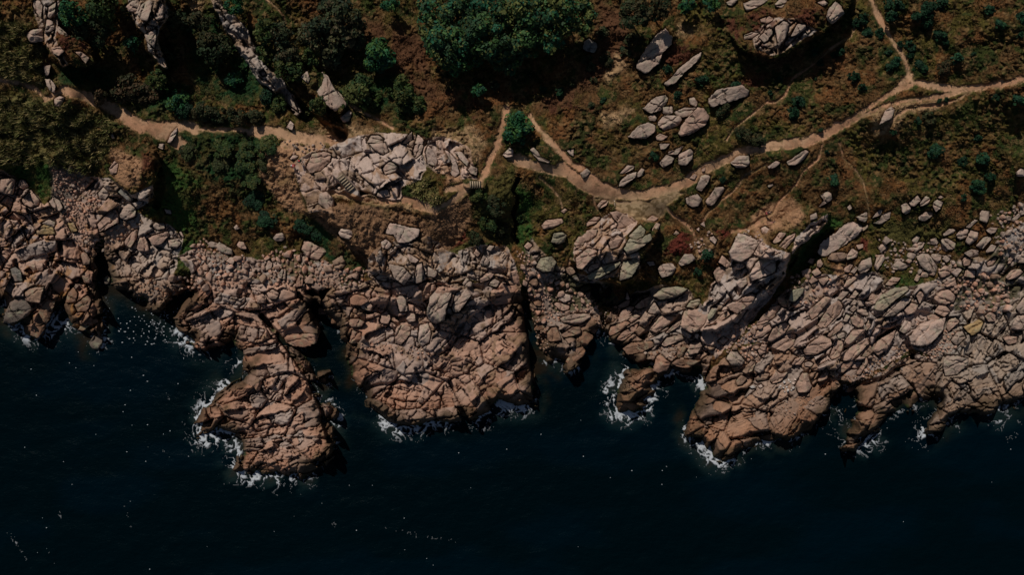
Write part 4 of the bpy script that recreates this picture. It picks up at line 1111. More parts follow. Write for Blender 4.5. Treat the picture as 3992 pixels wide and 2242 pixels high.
o = mesh_from('sea', np.stack([wx.ravel(), wy.ravel(), sz.ravel()], 1), sq, M_SEA, ccol.reshape(-1, 3), smooth_sh=True)
tag(o, kind='structure')
# foam: lace round the rocks, streaks further out; white flecks painted as sun glints
FS = 2.6
fx = np.arange(-30, 4030, FS); fy = np.arange(1090, 2260, FS)
FX, FY = np.meshgrid(fx, fy)
fcd = interp(sx, sy, scd, FX, FY)
bs = np.zeros(FX.shape)
for r in BLOBS.split():
    x, y, rr, st = map(float, r.split(','))
    bs += st*np.exp(-((FX-x)**2+(FY-y)**2)/(rr*rr))
bs = np.minimum(bs, 1.15)
near = smooth((fcd+95)/75)
dens = bs*(0.26+0.74*near)+(0.15+.45*smooth((fbm(FX/90, FY/90, 216, 3)-.42)*6))*smooth((fcd+24)/22)
# drifting streaks
def streak(ps, wd, st):
    P = pts(ps); d = segdist(FX, FY, P, False)
    return st*np.exp(-(d/wd)**2)
for ps, wd, st in (('30,2080 80,2140 110,2200 130,2260', 10, .62), ('200,1960 225,1990 240,2030', 7, .42), ('470,1950 490,2000 510,2050', 9, .5), ('640,1480 660,1560 665,1640', 8, .34),
                   ('580,1745 640,1765 720,1810', 10, .24), ('930,1920 1000,1960 1080,1985 1160,2005', 14, .16), ('1160,2010 1300,2045 1500,2060 1640,2090 1850,2115', 16, .2), ('190,2160 210,2200', 7, .45),
                   ('640,1230 600,1280 640,1330', 30, .25)):
    dens += streak(ps, wd, st)
wxn = fbm(FX/40, FY/40, 211, 3)*60; wyn = fbm(FX/40+7, FY/40, 212, 3)*60
r1 = 1-np.abs(2*fbm((FX+wxn)/26, (FY+wyn)/26, 213, 3)-1); r2 = 1-np.abs(2*fbm((FX+wxn)/11, (FY+wyn)/11, 214, 3)-1)
bl = fbm(FX/30, FY/30, 215, 3)
lace = 0.75*r1**4+0.30*r2**3+0.55*(bl-.3)
srt = np.sort(lace.ravel()[::37]); rank = np.searchsorted(srt, lace)/len(srt)
cover = np.clip(.44*np.clip(dens-.08, 0, 2)**1.7, 0, .8)
fm = (rank > 1-cover) & (fcd < 42) & (dens > .12)
# sun glints on the water, painted as small white flecks
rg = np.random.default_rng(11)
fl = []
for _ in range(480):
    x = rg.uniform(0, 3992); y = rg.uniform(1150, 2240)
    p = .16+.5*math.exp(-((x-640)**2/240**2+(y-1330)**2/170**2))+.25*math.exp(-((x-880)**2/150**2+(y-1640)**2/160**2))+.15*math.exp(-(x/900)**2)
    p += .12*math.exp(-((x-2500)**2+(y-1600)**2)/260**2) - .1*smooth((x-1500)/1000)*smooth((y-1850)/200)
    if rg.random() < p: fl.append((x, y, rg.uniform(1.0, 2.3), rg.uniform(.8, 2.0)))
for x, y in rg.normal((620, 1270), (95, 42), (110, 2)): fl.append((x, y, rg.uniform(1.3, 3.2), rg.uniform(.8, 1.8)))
fcdp = interp(sx, sy, scd, np.array([f[0] for f in fl]), np.array([f[1] for f in fl]))
fid = np.arange(FX.size).reshape(FX.shape)
fq = np.stack([fid[1:, :-1], fid[1:, 1:], fid[:-1, 1:], fid[:-1, :-1]], -1)[fm[:-1, :-1]]
u, inv = np.unique(fq, return_inverse=True)
fz = interp(sx, sy, sz, FX.ravel()[u], FY.ravel()[u])+0.03+0.12*np.clip((rank-1+cover).ravel()[u]*3, 0, 1)
ax_, ay_ = unproj(FX.ravel()[u], FY.ravel()[u], 0.0)
FV = [np.stack([ax_, ay_, fz], 1)]; FF = [inv.reshape(-1, 4)]
nv = len(u)
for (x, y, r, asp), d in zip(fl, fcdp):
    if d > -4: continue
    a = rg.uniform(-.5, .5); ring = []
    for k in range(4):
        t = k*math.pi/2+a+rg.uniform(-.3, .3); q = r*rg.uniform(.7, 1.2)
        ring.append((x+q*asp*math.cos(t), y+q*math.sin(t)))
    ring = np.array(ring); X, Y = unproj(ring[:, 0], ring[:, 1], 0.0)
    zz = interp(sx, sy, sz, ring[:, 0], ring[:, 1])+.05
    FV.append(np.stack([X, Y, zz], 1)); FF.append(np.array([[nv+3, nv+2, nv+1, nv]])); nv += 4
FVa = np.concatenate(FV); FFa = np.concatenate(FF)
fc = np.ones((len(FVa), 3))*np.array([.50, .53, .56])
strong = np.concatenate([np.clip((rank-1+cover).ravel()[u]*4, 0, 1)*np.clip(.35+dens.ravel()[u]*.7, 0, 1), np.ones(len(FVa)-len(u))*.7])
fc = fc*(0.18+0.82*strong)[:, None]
o = mesh_from('sea_foam_glints', FVa, FFa, M_FOAM_GLINT, fc)
tag(o, 'white lacy surf and foam around the rocks, painted sun glints out on the sea', 'foam', kind='stuff')
# ------------------------------------------------------------------ boulders and slabs, each traced and built as its own rock
TONES = dict(g=((.39, .292, .232), 'grey'), p=((.43, .280, .210), 'pinkish'), w=((.48, .355, .290), 'pale'), o=((.315, .275, .190), 'lichen-green'),
             d=((.20, .185, .165), 'dark grey'), b=((.30, .195, .135), 'brown'), r=((.37, .20, .13), 'reddish'), y=((.40, .27, .13), 'yellow-stained'), W=((.60, .56, .52), 'white'))
LANDMARKS = '''2020,490|the round tree where the trails fork
1350,715|the wooden steps on the viewpoint crag
1855,720|the short wooden steps by the gully
2470,810|the trampled clearing beside the trail
2150,110|the dark wood at the top
3560,330|the trail junction at upper right
3170,900|the ridge with the long diagonal shadow
2480,1520|the foam-ringed rock point
1450,1300|the left part of the central headland
1700,1290|the middle of the central headland
1850,1180|the shadowed top of the central headland
1950,1400|the right wall of the central headland
1620,1520|the seaward tip of the central headland
1285,1380|the water channel beside the peninsula
1050,1560|the middle of the long peninsula
980,1250|the broad base of the long peninsula
410,1080|the small inlet on the left shore
270,720|the scree below the grassy slope
480,660|the red-earth bluff
2020,850|the narrow dark gully
3290,1500|the stony inlet between right headlands
3100,100|the heather outcrop at the top right
2985,830|the person standing on the heath
200,370|the left end of the trail
110,1200|the foam bay at the far left
60,850|the left edge of the shore
250,950|the middle of the left platform
300,1120|the left lip of the inlet
580,1000|the platform right of the inlet
640,900|the grass edge above the left platform
800,980|the stone bank below the grassy slope
950,990|the foot of the grassy slope
1080,940|the leaning cliff edge left of the viewpoint
1200,1000|the boulder bank under the viewpoint
1350,920|the brown slope under the viewpoint
1560,920|the pale rock patch on the slope
1560,1080|the grey blocks below the brown slope
1880,1040|the cracked edge beside the gully
2080,1100|the rubble right of the gully
2130,1250|the shelf right of the straight channel
2270,1340|the tip of the small shelf
2170,920|the grassy edge above the gully rubble
2300,1030|the upper left of the shadowed rocks
2460,930|the top of the shadowed rocks
2450,1090|the black shadow in mid-shore
2620,1080|the red heather above the shore
2480,1260|the slope above the foamy point
2640,1290|the middle of the sloping shelf
2700,1390|the small bay right of the foamy point
2600,400|the boulder group above the trail
2480,650|the heath inside the trail bend
2200,640|the small heath island between trails
2850,610|the trail on its way to the right
2740,720|the heath below the trail
3060,640|the heath right of the small track
2880,980|the pale ridge climbing from the shore
2950,1150|the shadow under the pale ridge
3080,1230|the middle of the slanting slabs
3000,1360|the lower end of the slanting slabs
3200,1130|the stones below the long slab
3300,1000|the boulder field under the heath
3420,1000|the lower heath bay
3550,830|the lone boulder group in the heath
3620,1020|the upper right boulder field
3760,930|the blocks at the upper right shore
3930,880|the right edge above the shore
3840,1080|the crowded boulders at the right
3480,1160|the green hollow on the right shore
3620,1300|the pale whale-backed boulder
3400,1330|the long slabs right of centre
3760,1270|the ochre rocks at the right
3950,1250|the lower right edge
3250,1330|the slabs above the stony inlet
3740,1420|the grey-brown headland at the right
130,170|the grey crag at upper left
580,80|the fluted crag near the top left
200,280|the shadowed hollow at upper left
1100,330|the diagonal rock fin
1280,370|the big slab beside the pines
1420,560|the upper edge of the viewpoint crag
1230,630|the left side of the viewpoint crag
1760,620|the rocks between crag and path
680,560|the trail above the green thicket
2540,200|the grey slab in the brown heath
2830,170|the black shadow at the top right
3450,440|the sandy strip below the trail
2340,160|the brown glade beside the wood'''.split('\n')
LMK = [(float(a.split('|')[0].split(',')[0]), float(a.split('|')[0].split(',')[1]), a.split('|')[1]) for a in LANDMARKS]

def build_rock(name, P, zg, hgt, tone, seed, nseg=44, rings=(1.0, .985, .95, .89, .8, .69, .56, .42, .28, .14), crackn=0, rnd=0.35):
    """closed angular rock over outline P (map units), base height zg, height hgt: a cut block of random planes"""
    r = np.random.default_rng(seed)
    P = np.array(P, float)
    c = P.mean(0)
    # resample outline, soften corners a little
    Q = np.concatenate([P, P[:1]]); L = np.cumsum(np.r_[0, np.hypot(*np.diff(Q, axis=0).T)])
    t = np.linspace(0, L[-1], nseg, endpoint=False)
    O = np.stack([np.interp(t, L, Q[:, 0]), np.interp(t, L, Q[:, 1])], 1)
    O = .08*np.roll(O, 1, 0)+.84*O+.08*np.roll(O, -1, 0)
    size = math.sqrt(abs(np.sum(P[:, 0]*np.roll(P[:, 1], -1)-P[:, 1]*np.roll(P[:, 0], -1))/2))
    O += r.normal(0, size*.014, O.shape)
    # bounding planes
    cov = np.cov(O.T); ev, evec = np.linalg.eigh(cov); ax = evec[:, 1]
    planes = []
    tilt = r.normal(0, .10, 2)+np.array([-.03, -.09])
    planes.append((tilt[0], tilt[1], hgt*.97))
    for k in range(r.integers(5, 9)):
        f = r.uniform(0, 2*math.pi) if k > 3 else math.atan2(ax[1], ax[0])+k*math.pi/2+r.normal(0, .3)
        n = np.array([math.cos(f), math.sin(f)])
        sup = ((O-c)@n).max()
        s = r.uniform(.35, 1.7)*(1 if k > 3 else 1.2)
        edge = hgt*r.uniform(.35, .85)
        sm = s/PPM
        planes.append((-sm*n[0]*PPM/1, -sm*n[1]*PPM/1, edge+sm*sup*1.0, True))
    rows = []
    def top(X):
        d = (X-c)
        zz = None
        for pl in planes:
            if len(pl) == 3: z = pl[2]+(pl[0]*d[:, 0]+pl[1]*d[:, 1])/PPM
            else: z = pl[2]+(pl[0]*d[:, 0]+pl[1]*d[:, 1])/PPM
            if zz is None: zz = z
            else:
                k = .035*hgt                                   # soft minimum keeps the arrises slightly worn
                hh = np.clip(.5+.5*(zz-z)/k, 0, 1)
                zz = zz*(1-hh)+z*hh-k*hh*(1-hh)
        zz = np.maximum(zz, hgt*.14)
        zz = zz+(fbm(X[:, 0]/size*3.1+seed, X[:, 1]/size*3.1, 3, 3)-.5)*hgt*.16+(fbm(X[:, 0]/9, X[:, 1]/9, 4, 2)-.5)*.14
        for q in cr:
            dd = np.abs((X[:, 0]-q[0])*q[2]+(X[:, 1]-q[1])*q[3]+(fbm(X[:, 0]/16, X[:, 1]/16, 9, 2)-.5)*12)
            zz = zz-q[4]*np.exp(-(dd/2.2)**2)
        return zz
    cr = []
    for _ in range(crackn):
        a = math.atan2(ax[1], ax[0])+r.choice([0.0, math.pi/2, .6])+r.normal(0, .2)
        q = c+r.normal(0, .22, 2)*size
        cr.append((q[0], q[1], -math.sin(a), math.cos(a), r.uniform(.2, .45)))
    rads = list(rings)
    XY = []; ZZ = []
    XY.append(c+(O-c)*1.0); ZZ.append(np.full(nseg, -0.9-.2*hgt))
    prof = top(O)
    XY.append(c+(O-c)*1.0); ZZ.append(prof*.55)
    for q in rads[1:]:
        X = c+(O-c)*q; XY.append(X); ZZ.append(top(X)*(1 if q < .97 else .92))
    n = nseg
    V = np.concatenate([np.concatenate(XY), [c]]); zz = np.concatenate([np.concatenate(ZZ), top(c[None, :])])
    F = []
    k = len(XY)
    i = np.arange(n); j = (i+1) % n
    for a in range(k-1):
        F.append(np.stack([a*n+j, a*n+i, (a+1)*n+i, (a+1)*n+j], 1))
    F = np.concatenate(F)
    last = (k-1)*n
    T = np.stack([last+j, last+i, np.full(n, k*n), np.full(n, k*n)], 1)
    z = zg+zz
    wx_, wy_ = unproj(V[:, 0], V[:, 1], np.minimum(z, zg+hgt))
    wx0, wy0 = unproj(c[0], c[1], zg)
    Vw = np.stack([wx_-wx0, wy_-wy0, zz], 1)
    tn = np.array(tone)
    m1 = fbm(V[:, 0]/14+seed, V[:, 1]/14, 21, 3); m2 = fbm(V[:, 0]/30, V[:, 1]/30+seed, 22, 2)
    C = tn[None, :]*(0.86+.3*(m1-.3))[:, None]
    C = C+(np.array([.40, .26, .20])*tn.mean()/.28-C)*(smooth((m2-.5)*5)*.45)[:, None]
    C = C+(np.array([.27, .28, .18])-C)*(smooth((m1-.6)*7)*.4)[:, None]
    return Vw, F, T, C, (wx0, wy0, zg)

def link_rock(name, data, mat):
    Vw, F, T, C, loc = data
    me = bpy.data.meshes.new(name)
    tri = T[:, :3]
    nl = F.size+tri.size
    me.vertices.add(len(Vw)); me.vertices.foreach_set('co', np.asarray(Vw, np.float32).ravel())
    me.loops.add(nl); me.loops.foreach_set('vertex_index', np.r_[F.ravel(), tri.ravel()].astype(np.int32))
    st = np.r_[np.arange(len(F))*4, F.size+np.arange(len(tri))*3].astype(np.int32)
    me.polygons.add(len(st)); me.polygons.foreach_set('loop_start', st)
    me.polygons.foreach_set('loop_total', np.r_[np.full(len(F), 4), np.full(len(tri), 3)].astype(np.int32))
    a = me.attributes.new('Col', 'FLOAT_COLOR', 'POINT')
    c = np.ones((len(Vw), 4), np.float32); c[:, :3] = C; a.data.foreach_set('color', c.ravel())
    me.update(calc_edges=True); me.validate()
    me.materials.append(mat)
    o = bpy.data.objects.new(name, me); o.location = loc
    col.objects.link(o)
    return o

info = []
for i, (hf, tn, P) in enumerate(RK):
    A = np.array(P); c = A.mean(0)
    area = abs(np.sum(A[:, 0]*np.roll(A[:, 1], -1)-A[:, 1]*np.roll(A[:, 0], -1))/2)
    cov = np.cov(A.T); ev, evec = np.linalg.eigh(cov)
    asp = math.sqrt(ev[1]/max(ev[0], 1e-6)); ang = math.degrees(math.atan2(-evec[1, 1], evec[0, 1])) % 180   # picture angle, up is positive
    wid = math.sqrt(area/asp)
    zs = zsm(A[:, 0], A[:, 1]); zc = zsm(c[0], c[1])
    zg = max(float(.6*np.percentile(zs, 40)+.4*zc)-.1, -.45)
    hgt = hf*wid/PPM*.72+.12
    if hf <= .6: hgt = max(.3, min(hgt, .9))
    tone = np.array(TONES[tn][0])
    cd_ = float(interp(GX, GY, COD, c[0], c[1]))
    tone = tone*(1-np.array([.22, .36, .45])*.9*float(smooth((150-cd_)/130)))
    slab = hf <= .6
    big = area > 3500
    data = build_rock('slab' if slab else 'boulder', P, zg, hgt, tone, 1000+i, 64 if big else 40,
                      (1.0, .985, .955, .91, .85, .78, .7, .61, .52, .42, .32, .22, .11) if big else (1.0, .98, .93, .84, .72, .57, .4, .2), 3 if area > 6000 else (2 if area > 2500 else (1 if area > 900 else 0)))
    o = link_rock('flat_rock' if slab else 'boulder', data, M_BOULDER)
    info.append(dict(o=o, c=c, area=area, asp=asp, ang=ang, tn=tn, slab=slab))

def dirword(dx, dy, dist):
    if dist < 26: return 'at'
    a = math.degrees(math.atan2(-dy, dx)) % 360
    w = ['right of', 'up and right of', 'above', 'up and left of', 'left of', 'down and left of', 'below', 'down and right of'][int(((a+22.5) % 360)//45)]
    return w
used = {}
for d in info:
    c = d['c']
    lm = min(LMK, key=lambda l: (l[0]-c[0])**2+(l[1]-c[1])**2)
    dx, dy = c[0]-lm[0], c[1]-lm[1]
    sz = 'huge' if d['area'] > 9000 else 'large' if d['area'] > 3000 else 'mid-sized' if d['area'] > 1100 else 'small'
    if d['asp'] > 2.3: sh = 'long narrow'
    elif d['asp'] > 1.6: sh = 'long'
    elif d['asp'] > 1.3: sh = 'oval'
    else: sh = 'blocky'
    ori = ''
    if d['asp'] > 1.6:
        a = d['ang']
        ori = ' level' if (a < 15 or a > 165) else ' tilted rightward' if a < 70 else ' upright' if a < 110 else ' tilted leftward'
    d['lab'] = f"{sz} {TONES[d['tn']][1]} {sh} {'flat rock' if d['slab'] else 'boulder'}{ori} {dirword(dx, dy, math.hypot(dx, dy))} {lm[2]}"
    if len(d['lab'].split()) > 14: d['lab'] = d['lab'].replace(ori, '', 1)
    if len(d['lab'].split()) > 14: d['lab'] = d['lab'].replace(' '+sh, '', 1)
    if len(d['lab'].split()) > 14: d['lab'] = d['lab'].replace(sz+' ', '', 1)
    used.setdefault(d['lab'], []).append(d)
for lab, ds in used.items():
    if len(ds) == 1:
        tag(ds[0]['o'], lab, 'flat rock' if ds[0]['slab'] else 'boulder', 'flat granite rocks along the shore' if ds[0]['slab'] else 'granite boulders of the coast'); continue
    xs = [q['c'][0] for q in ds]; ys = [q['c'][1] for q in ds]
    horiz = (max(xs)-min(xs)) > (max(ys)-min(ys))
    ds.sort(key=lambda q: q['c'][0] if horiz else q['c'][1])
    n = len(ds)
    names = {2: ['left', 'right'], 3: ['leftmost', 'middle', 'rightmost']} if horiz else {2: ['upper', 'lower'], 3: ['topmost', 'middle', 'lowest']}
    for k, q in enumerate(ds):
        wd = names[n][k] if n in names else (['first', 'second', 'third', 'fourth', 'fifth', 'sixth', 'seventh'][k])
        tag(q['o'], wd+' '+lab, 'flat rock' if q['slab'] else 'boulder', 'flat granite rocks along the shore' if q['slab'] else 'granite boulders of the coast')

# ------------------------------------------------------------------ loose stones: the biggest as things, the rest one scree
def inb(x, y):
    for P in BPOLY:
        if abs(P[0][0]-x) < 160 and abs(P[0][1]-y) < 160 and bool(inpoly(np.array(x), np.array(y), P)): return True
    return False
SV = []
for k in range(14):
    r = np.random.default_rng(50+k)
    n = r.integers(4, 6); a = (np.arange(n)+r.uniform(-.25, .25, n))*2*math.pi/n
    rr = r.uniform(.85, 1.25, n)*23.5/2
    el = r.uniform(.6, 1.0)
    P = np.stack([1996+rr*np.cos(a), 1121+rr*np.sin(a)*el], 1)
    Vw, F, T, C, loc = build_rock('stone', P, 0.0, r.uniform(.45, .75), (1, 1, 1), 4000+k, 16, (1.0, .95, .72, .4))
    SV.append((Vw, F, T, C))
stones = []
rs = np.random.default_rng(99)
for ps, n, lo, hi, p, lab, tn in SCREE:
    P = pts(ps); xs = [q[0] for q in P]; ys = [q[1] for q in P]
    placed = []; tries = 0
    while len(placed) < n and tries < n*14:
        tries += 1
        x = rs.uniform(min(xs), max(xs)); y = rs.uniform(min(ys), max(ys))
        if not bool(inpoly(np.array(x), np.array(y), P)): continue
        s_ = lo+(hi-lo)*rs.random()**2.2
        if any((x-q[0])**2+(y-q[1])**2 < (.43*(s_+q[2]))**2 for q in placed): continue
        if inb(x, y): continue
        placed.append((x, y, s_))
        t0 = tn if rs.random() < .7 else rs.choice(['g', 'p', 'b', 'w'])
        if tn == 'W': t0 = 'W'
        stones.append((x, y, s_, t0, lab))
stones.sort(key=lambda q: -q[2])
stone_mesh = {}
def stone_data(k, tn):
    if (k, tn) not in stone_mesh:
        Vw, F, T, C = SV[k]
        o = link_rock('stone', (Vw, F, T, C*np.array(TONES[tn][0])[None, :], (0, 0, 0)), M_BOULDER)
        stone_mesh[(k, tn)] = o
        return o, True
    return stone_mesh[(k, tn)], False
SVs = []; SFs = []; SCs = []; off = 0
for i, (x, y, s_, tn, lab) in enumerate(stones):
    k = int(rs.integers(len(SV))); zg = float(zat(x, y))
    if zg < -0.15: continue
    X, Y = unproj(x, y, zg); sc_ = s_/23.5; rz = rs.uniform(0, 6.28); sq_ = rs.uniform(.8, 1.25)
    if i < 290:
        o, fresh = stone_data(k, tn)
        if not fresh:
            o = o.copy(); col.objects.link(o)
        o.location = (X, Y, zg+.12*sc_); o.scale = (sc_, sc_*sq_, sc_*rs.uniform(.8, 1.2)); o.rotation_euler = (rs.uniform(-.2, .2), rs.uniform(-.2, .2), rz)
        tag(o, lab, 'stone', lab.replace('stone', 'stones', 1).replace('pebble', 'pebbles', 1))
    else:
        Vw, F, T, C = SV[k]
        cz, sz_ = math.cos(rz)*sc_, math.sin(rz)*sc_
        V = np.stack([Vw[:, 0]*cz-Vw[:, 1]*sz_*sq_+X, Vw[:, 0]*sz_+Vw[:, 1]*cz*sq_+Y, Vw[:, 2]*sc_+zg+.12*sc_], 1)
        SVs.append(V); SFs.append(np.concatenate([F, T[:, [0, 1, 2, 2]]])+off); SCs.append(C*np.array(TONES[tn][0])[None, :]*rs.uniform(.8, 1.15)); off += len(V)
SFa = np.concatenate(SFs); tri = SFa[:, 2] == SFa[:, 3]
Va = np.concatenate(SVs); Ca = np.concatenate(SCs)
F3 = np.concatenate([SFa[~tri][:, [0, 1, 2]], SFa[~tri][:, [0, 2, 3]], SFa[tri][:, :3]])
o = mesh_from('scree', Va, F3, M_BOULDER, Ca)
tag(o, 'countless small angular pinkish stones filling the hollows between the boulders', 'scree', kind='stuff')
# ------------------------------------------------------------------ trees, bushes, grass
LEAFQ = np.array([[-.5, -.32], [.5, -.32], [.5, .32], [-.5, .32]])
PAL = dict(broad=[(.040, .088, .026), (.014, .070, .036), (.090, .100, .028), (.022, .050, .022)],
           bright=[(.018, .078, .028), (.040, .092, .022), (.014, .058, .032)],
           pine=[(.030, .042, .018), (.055, .055, .024), (.020, .034, .018), (.070, .055, .028)],
           shrub=[(.034, .058, .014), (.058, .066, .018), (.020, .042, .014)],
           gorse=[(.016, .030, .012), (.030, .036, .014), (.045, .038, .016)],
           olive=[(.050, .046, .016), (.035, .044, .014), (.028, .036, .014)],
           bush=[(.007, .030, .014), (.011, .038, .015), (.008, .024, .012)],
           teal=[(.014, .052, .026), (.020, .058, .022), (.010, .038, .020)],
           heather=[(.040, .030, .014), (.070, .042, .020), (.028, .030, .012)],
           straw=[(.20, .165, .065), (.13, .125, .042), (.08, .09, .028), (.28, .22, .10)])

def leaf_cloud(cen, rad, nl, ls, pal, r, up=.35, flat=.8, inner=.25):
    """leaf quads over a set of lobes (cen (k,3), rad (k,)); returns V, F, C"""
    k = len(cen)
    wts = rad**2/np.sum(rad**2)
    li = r.choice(k, nl, p=wts)
    d = r.normal(0, 1, (nl, 3)); d[:, 2] = np.abs(d[:, 2])*1.0-up*.6*r.random(nl)
    d /= np.linalg.norm(d, axis=1)[:, None]
    q = 1-inner*r.random(nl)**1.5
    p = cen[li]+d*(rad[li]*q)[:, None]*np.array([1, 1, flat])
    nrm = d+r.normal(0, .55, (nl, 3)); nrm[:, 2] += .25
    nrm /= np.linalg.norm(nrm, axis=1)[:, None]
    t = np.cross(nrm, r.normal(0, 1, (nl, 3))); t /= np.linalg.norm(t, axis=1)[:, None]+1e-9
    b = np.cross(nrm, t)
    s = ls*(.5+.95*r.random(nl)**1.7)
    V = p[:, None, :]+(t[:, None, :]*LEAFQ[None, :, 0:1]+b[:, None, :]*LEAFQ[None, :, 1:2])*s[:, None, None]
    F = np.arange(nl*4).reshape(nl, 4)
    pal = np.array(PAL[pal])
    lobepal = r.integers(len(pal), size=k)
    pick = np.where(r.random(nl) < .65, lobepal[li], r.integers(len(pal), size=nl))
    C = pal[pick]*(r.uniform(.65, 1.4, nl))[:, None]
    return V.reshape(-1, 3), F, np.repeat(C, 4, 0)

def crown_lobes(R, Hc, n, r, spread=.72):
    a = r.uniform(0, 2*math.pi, n); q = np.sqrt(r.random(n))*spread*R
    cen = np.stack([q*np.cos(a), q*np.sin(a), (1-(q/R)**2)*Hc*r.uniform(.25, 1.05, n)-Hc*.35], 1)
    rad = R*(.15+.27*r.random(n)**1.6)*(1-.2*q/R)
    return cen, rad

def limb_mesh(segs, n=7):
    Vs = []; Fs = []; off = 0
    for (p0, r0, p1, r1) in segs:
        p0 = np.array(p0, float); p1 = np.array(p1, float)
        ax = p1-p0; ax /= np.linalg.norm(ax)
        u = np.cross(ax, [0.3, 1, 0.1]); u /= np.linalg.norm(u); v = np.cross(ax, u)
        a = np.arange(n)*2*math.pi/n
        ring = np.cos(a)[:, None]*u+np.sin(a)[:, None]*v
        Vs.append(np.concatenate([p0+ring*r0, p1+ring*r1]))
        i = np.arange(n); j = (i+1) % n
        Fs.append(np.stack([i, j, j+n, i+n], 1)+off); off += 2*n
    return np.concatenate(Vs), np.concatenate(Fs)

def empty(name, loc):
    o = bpy.data.objects.new(name, None); o.location = loc; o.empty_display_size = .5; col.objects.link(o); return o

def tree(name, px, py, rpx, h, pal, label, cat, group=None, nleaf=None, ls=.34, lobes=None, seed=0, sq=1.0, flat=.8):
    r = np.random.default_rng(5000+seed)
    zg = float(zat(px, py)); R = rpx/PPM
    X, Y = unproj(px, py, zg+h*.7)
    t = empty(name, (X, Y, zg-.1))
    Hc = max(1.2*R, h*.45)
    n = lobes or int(14+R*6)
    cen, rad = crown_lobes(R, Hc, n, r)
    cen[:, 0] *= r.uniform(.82, 1.12); cen[:, 1] *= sq*r.uniform(.8, 1.12)
    cen[:, 2] += h-Hc*.62-rad.mean()*.6
    nl = nleaf or int(min(5200, 480+R*R*115))
    V, F, C = leaf_cloud(cen, rad, nl, ls, pal, r, flat=flat)
    mesh_from('crown', V, F, M_LEAF, C, t)
    tr = max(.07, R*.055)
    segs = [((0, 0, -.3), tr*1.3, (.1*R, .05*R, h*.35), tr)]
    for k in range(5):
        c = cen[int(r.integers(n))]
        segs.append(((.1*R, .05*R, h*.33), tr*.65, tuple(c*np.array([.9, .9, .92])), tr*.2))
    V, F = limb_mesh(segs)
    mesh_from('trunk', V, F, M_BARK, np.ones((len(V), 3))*np.array([.075, .055, .038]), t)
    return tag(t, label, cat, group)

TREES = [
 ('1690,60,88', 8, 'broad', 'broad leafy tree at the upper left corner of the wood'), ('1745,160,100', 9, 'broad', 'big yellow-flecked tree bulging from the left edge of the wood'),
 ('1770,245,58', 6.5, 'bright', 'bright green low tree at the bottom left of the wood'), ('1830,55,105', 9, 'broad', 'broad tree at the photo top, second from the left in the wood'),
 ('1895,140,112', 10, 'broad', 'tall tree in the heart of the wood casting the deepest shade'), ('1965,45,108', 9.5, 'broad', 'dark round tree at the top edge in mid-wood'),
 ('2065,55,112', 9.5, 'broad', 'wide dark green tree at the top, right of mid-wood'), ('2175,45,98', 9, 'broad', 'green tree at the top right of the wood'),
 ('2265,60,66', 7.5, 'broad', 'outermost tree on the right edge of the wood'), ('2050,150,88', 8, 'broad', 'tree low in the middle of the wood with pale leaf tips'),
 ('2150,140,70', 7.5, 'broad', 'yellowish tree projecting from the lower right of the wood'), ('1985,215,72', 6, 'broad', 'shaded tree at the lower fringe of the wood'),
 ('1840,225,52', 5, 'bright', 'small bright tree below the big yellow-flecked tree'),
 ('1475,205,78', 5, 'bright', 'lone pyramid-shaped bright green tree on red-brown heath'), ('1865,345,36', 3.2, 'bright', 'small bright tree standing in the shade under the wood'),
 ('1925,332,22', 2.5, 'pine', 'little grey-green sapling under the wood'), ('2018,492,70', 4.4, 'bright', 'round green tree where the trails fork'),
 ('1525,18,38', 4, 'bright', 'small green tree at the top edge left of the wood'),
 ('1310,50,92', 6.5, 'pine', 'large brown-green pine at the top edge'), ('1235,125,84', 6, 'pine', 'wide brown-green pine in the middle of the pine stand'),
 ('1370,130,62', 5.5, 'pine', 'dark pine on the right side of the pine stand'), ('1290,205,66', 5, 'pine', 'pine at the lower right of the stand'), ('1215,215,36', 4, 'shrub', 'little green tree squeezed between two pines'),
 ('1025,110,52', 4.2, 'shrub', 'rounded green tree at the left end of the pine stand'), ('1085,130,58', 4.5, 'pine', 'brownish pine beside the rounded green tree'), ('1115,205,60', 4.2, 'pine', 'low pine above the diagonal rock fin'),
 ('1030,200,44', 3.6, 'shrub', 'green shrubby tree at the edge of the rock fin'), ('1120,270,56', 3.8, 'shrub', 'green shrubby tree leaning over the rock fin'),
 ('270,45,58', 4.5, 'bright', 'bluish green tree beside the grey crag at upper left'), ('340,110,66', 4.2, 'gorse', 'dark tree over the black hollow at upper left'), ('400,15,74', 4.5, 'shrub', 'green tree at the top edge between two crags'),
 ('510,170,32', 3, 'bright', 'narrow green tree left of the fluted crag'), ('680,70,52', 4, 'gorse', 'dark tree right of the fluted crag'), ('765,80,54', 4.2, 'gorse', 'dark grey-green tree left of the rock fin top'),
 ('820,185,70', 5, 'gorse', 'tall dark tree left of the diagonal rock fin'), ('610,300,40', 2.8, 'shrub', 'green tree below the fluted crag'), ('910,20,36', 3.2, 'bright', 'small green tree at the top edge beside the rock fin'), ('906,302,36', 2.6, 'bright', 'small round green tree left of the rock fin foot'),
 ('2480,45,66', 7, 'gorse', 'dark shaded tree at the top edge right of the wood'), ('2570,30,50', 6, 'gorse', 'dark tree at the top edge above the grey slab'), ('2680,18,36', 3.5, 'bright', 'green tree at the top edge, left of a twin'), ('2775,14,32', 3.2, 'bright', 'green tree at the top edge, right of its twin'),
]
for i, (p, h, pal, lab) in enumerate(TREES):
    x, y, rr = map(float, p.split(','))
    wood = i < 13
    tree('broadleaf_tree' if pal in ('broad', 'bright', 'shrub') else 'pine_tree' if pal == 'pine' else 'scrub_tree', x, y, rr, h, pal, lab, 'tree',
         'trees of the wood' if wood else 'single trees and small trees on the heath', ls=.42 if rr > 60 else .32, seed=i)

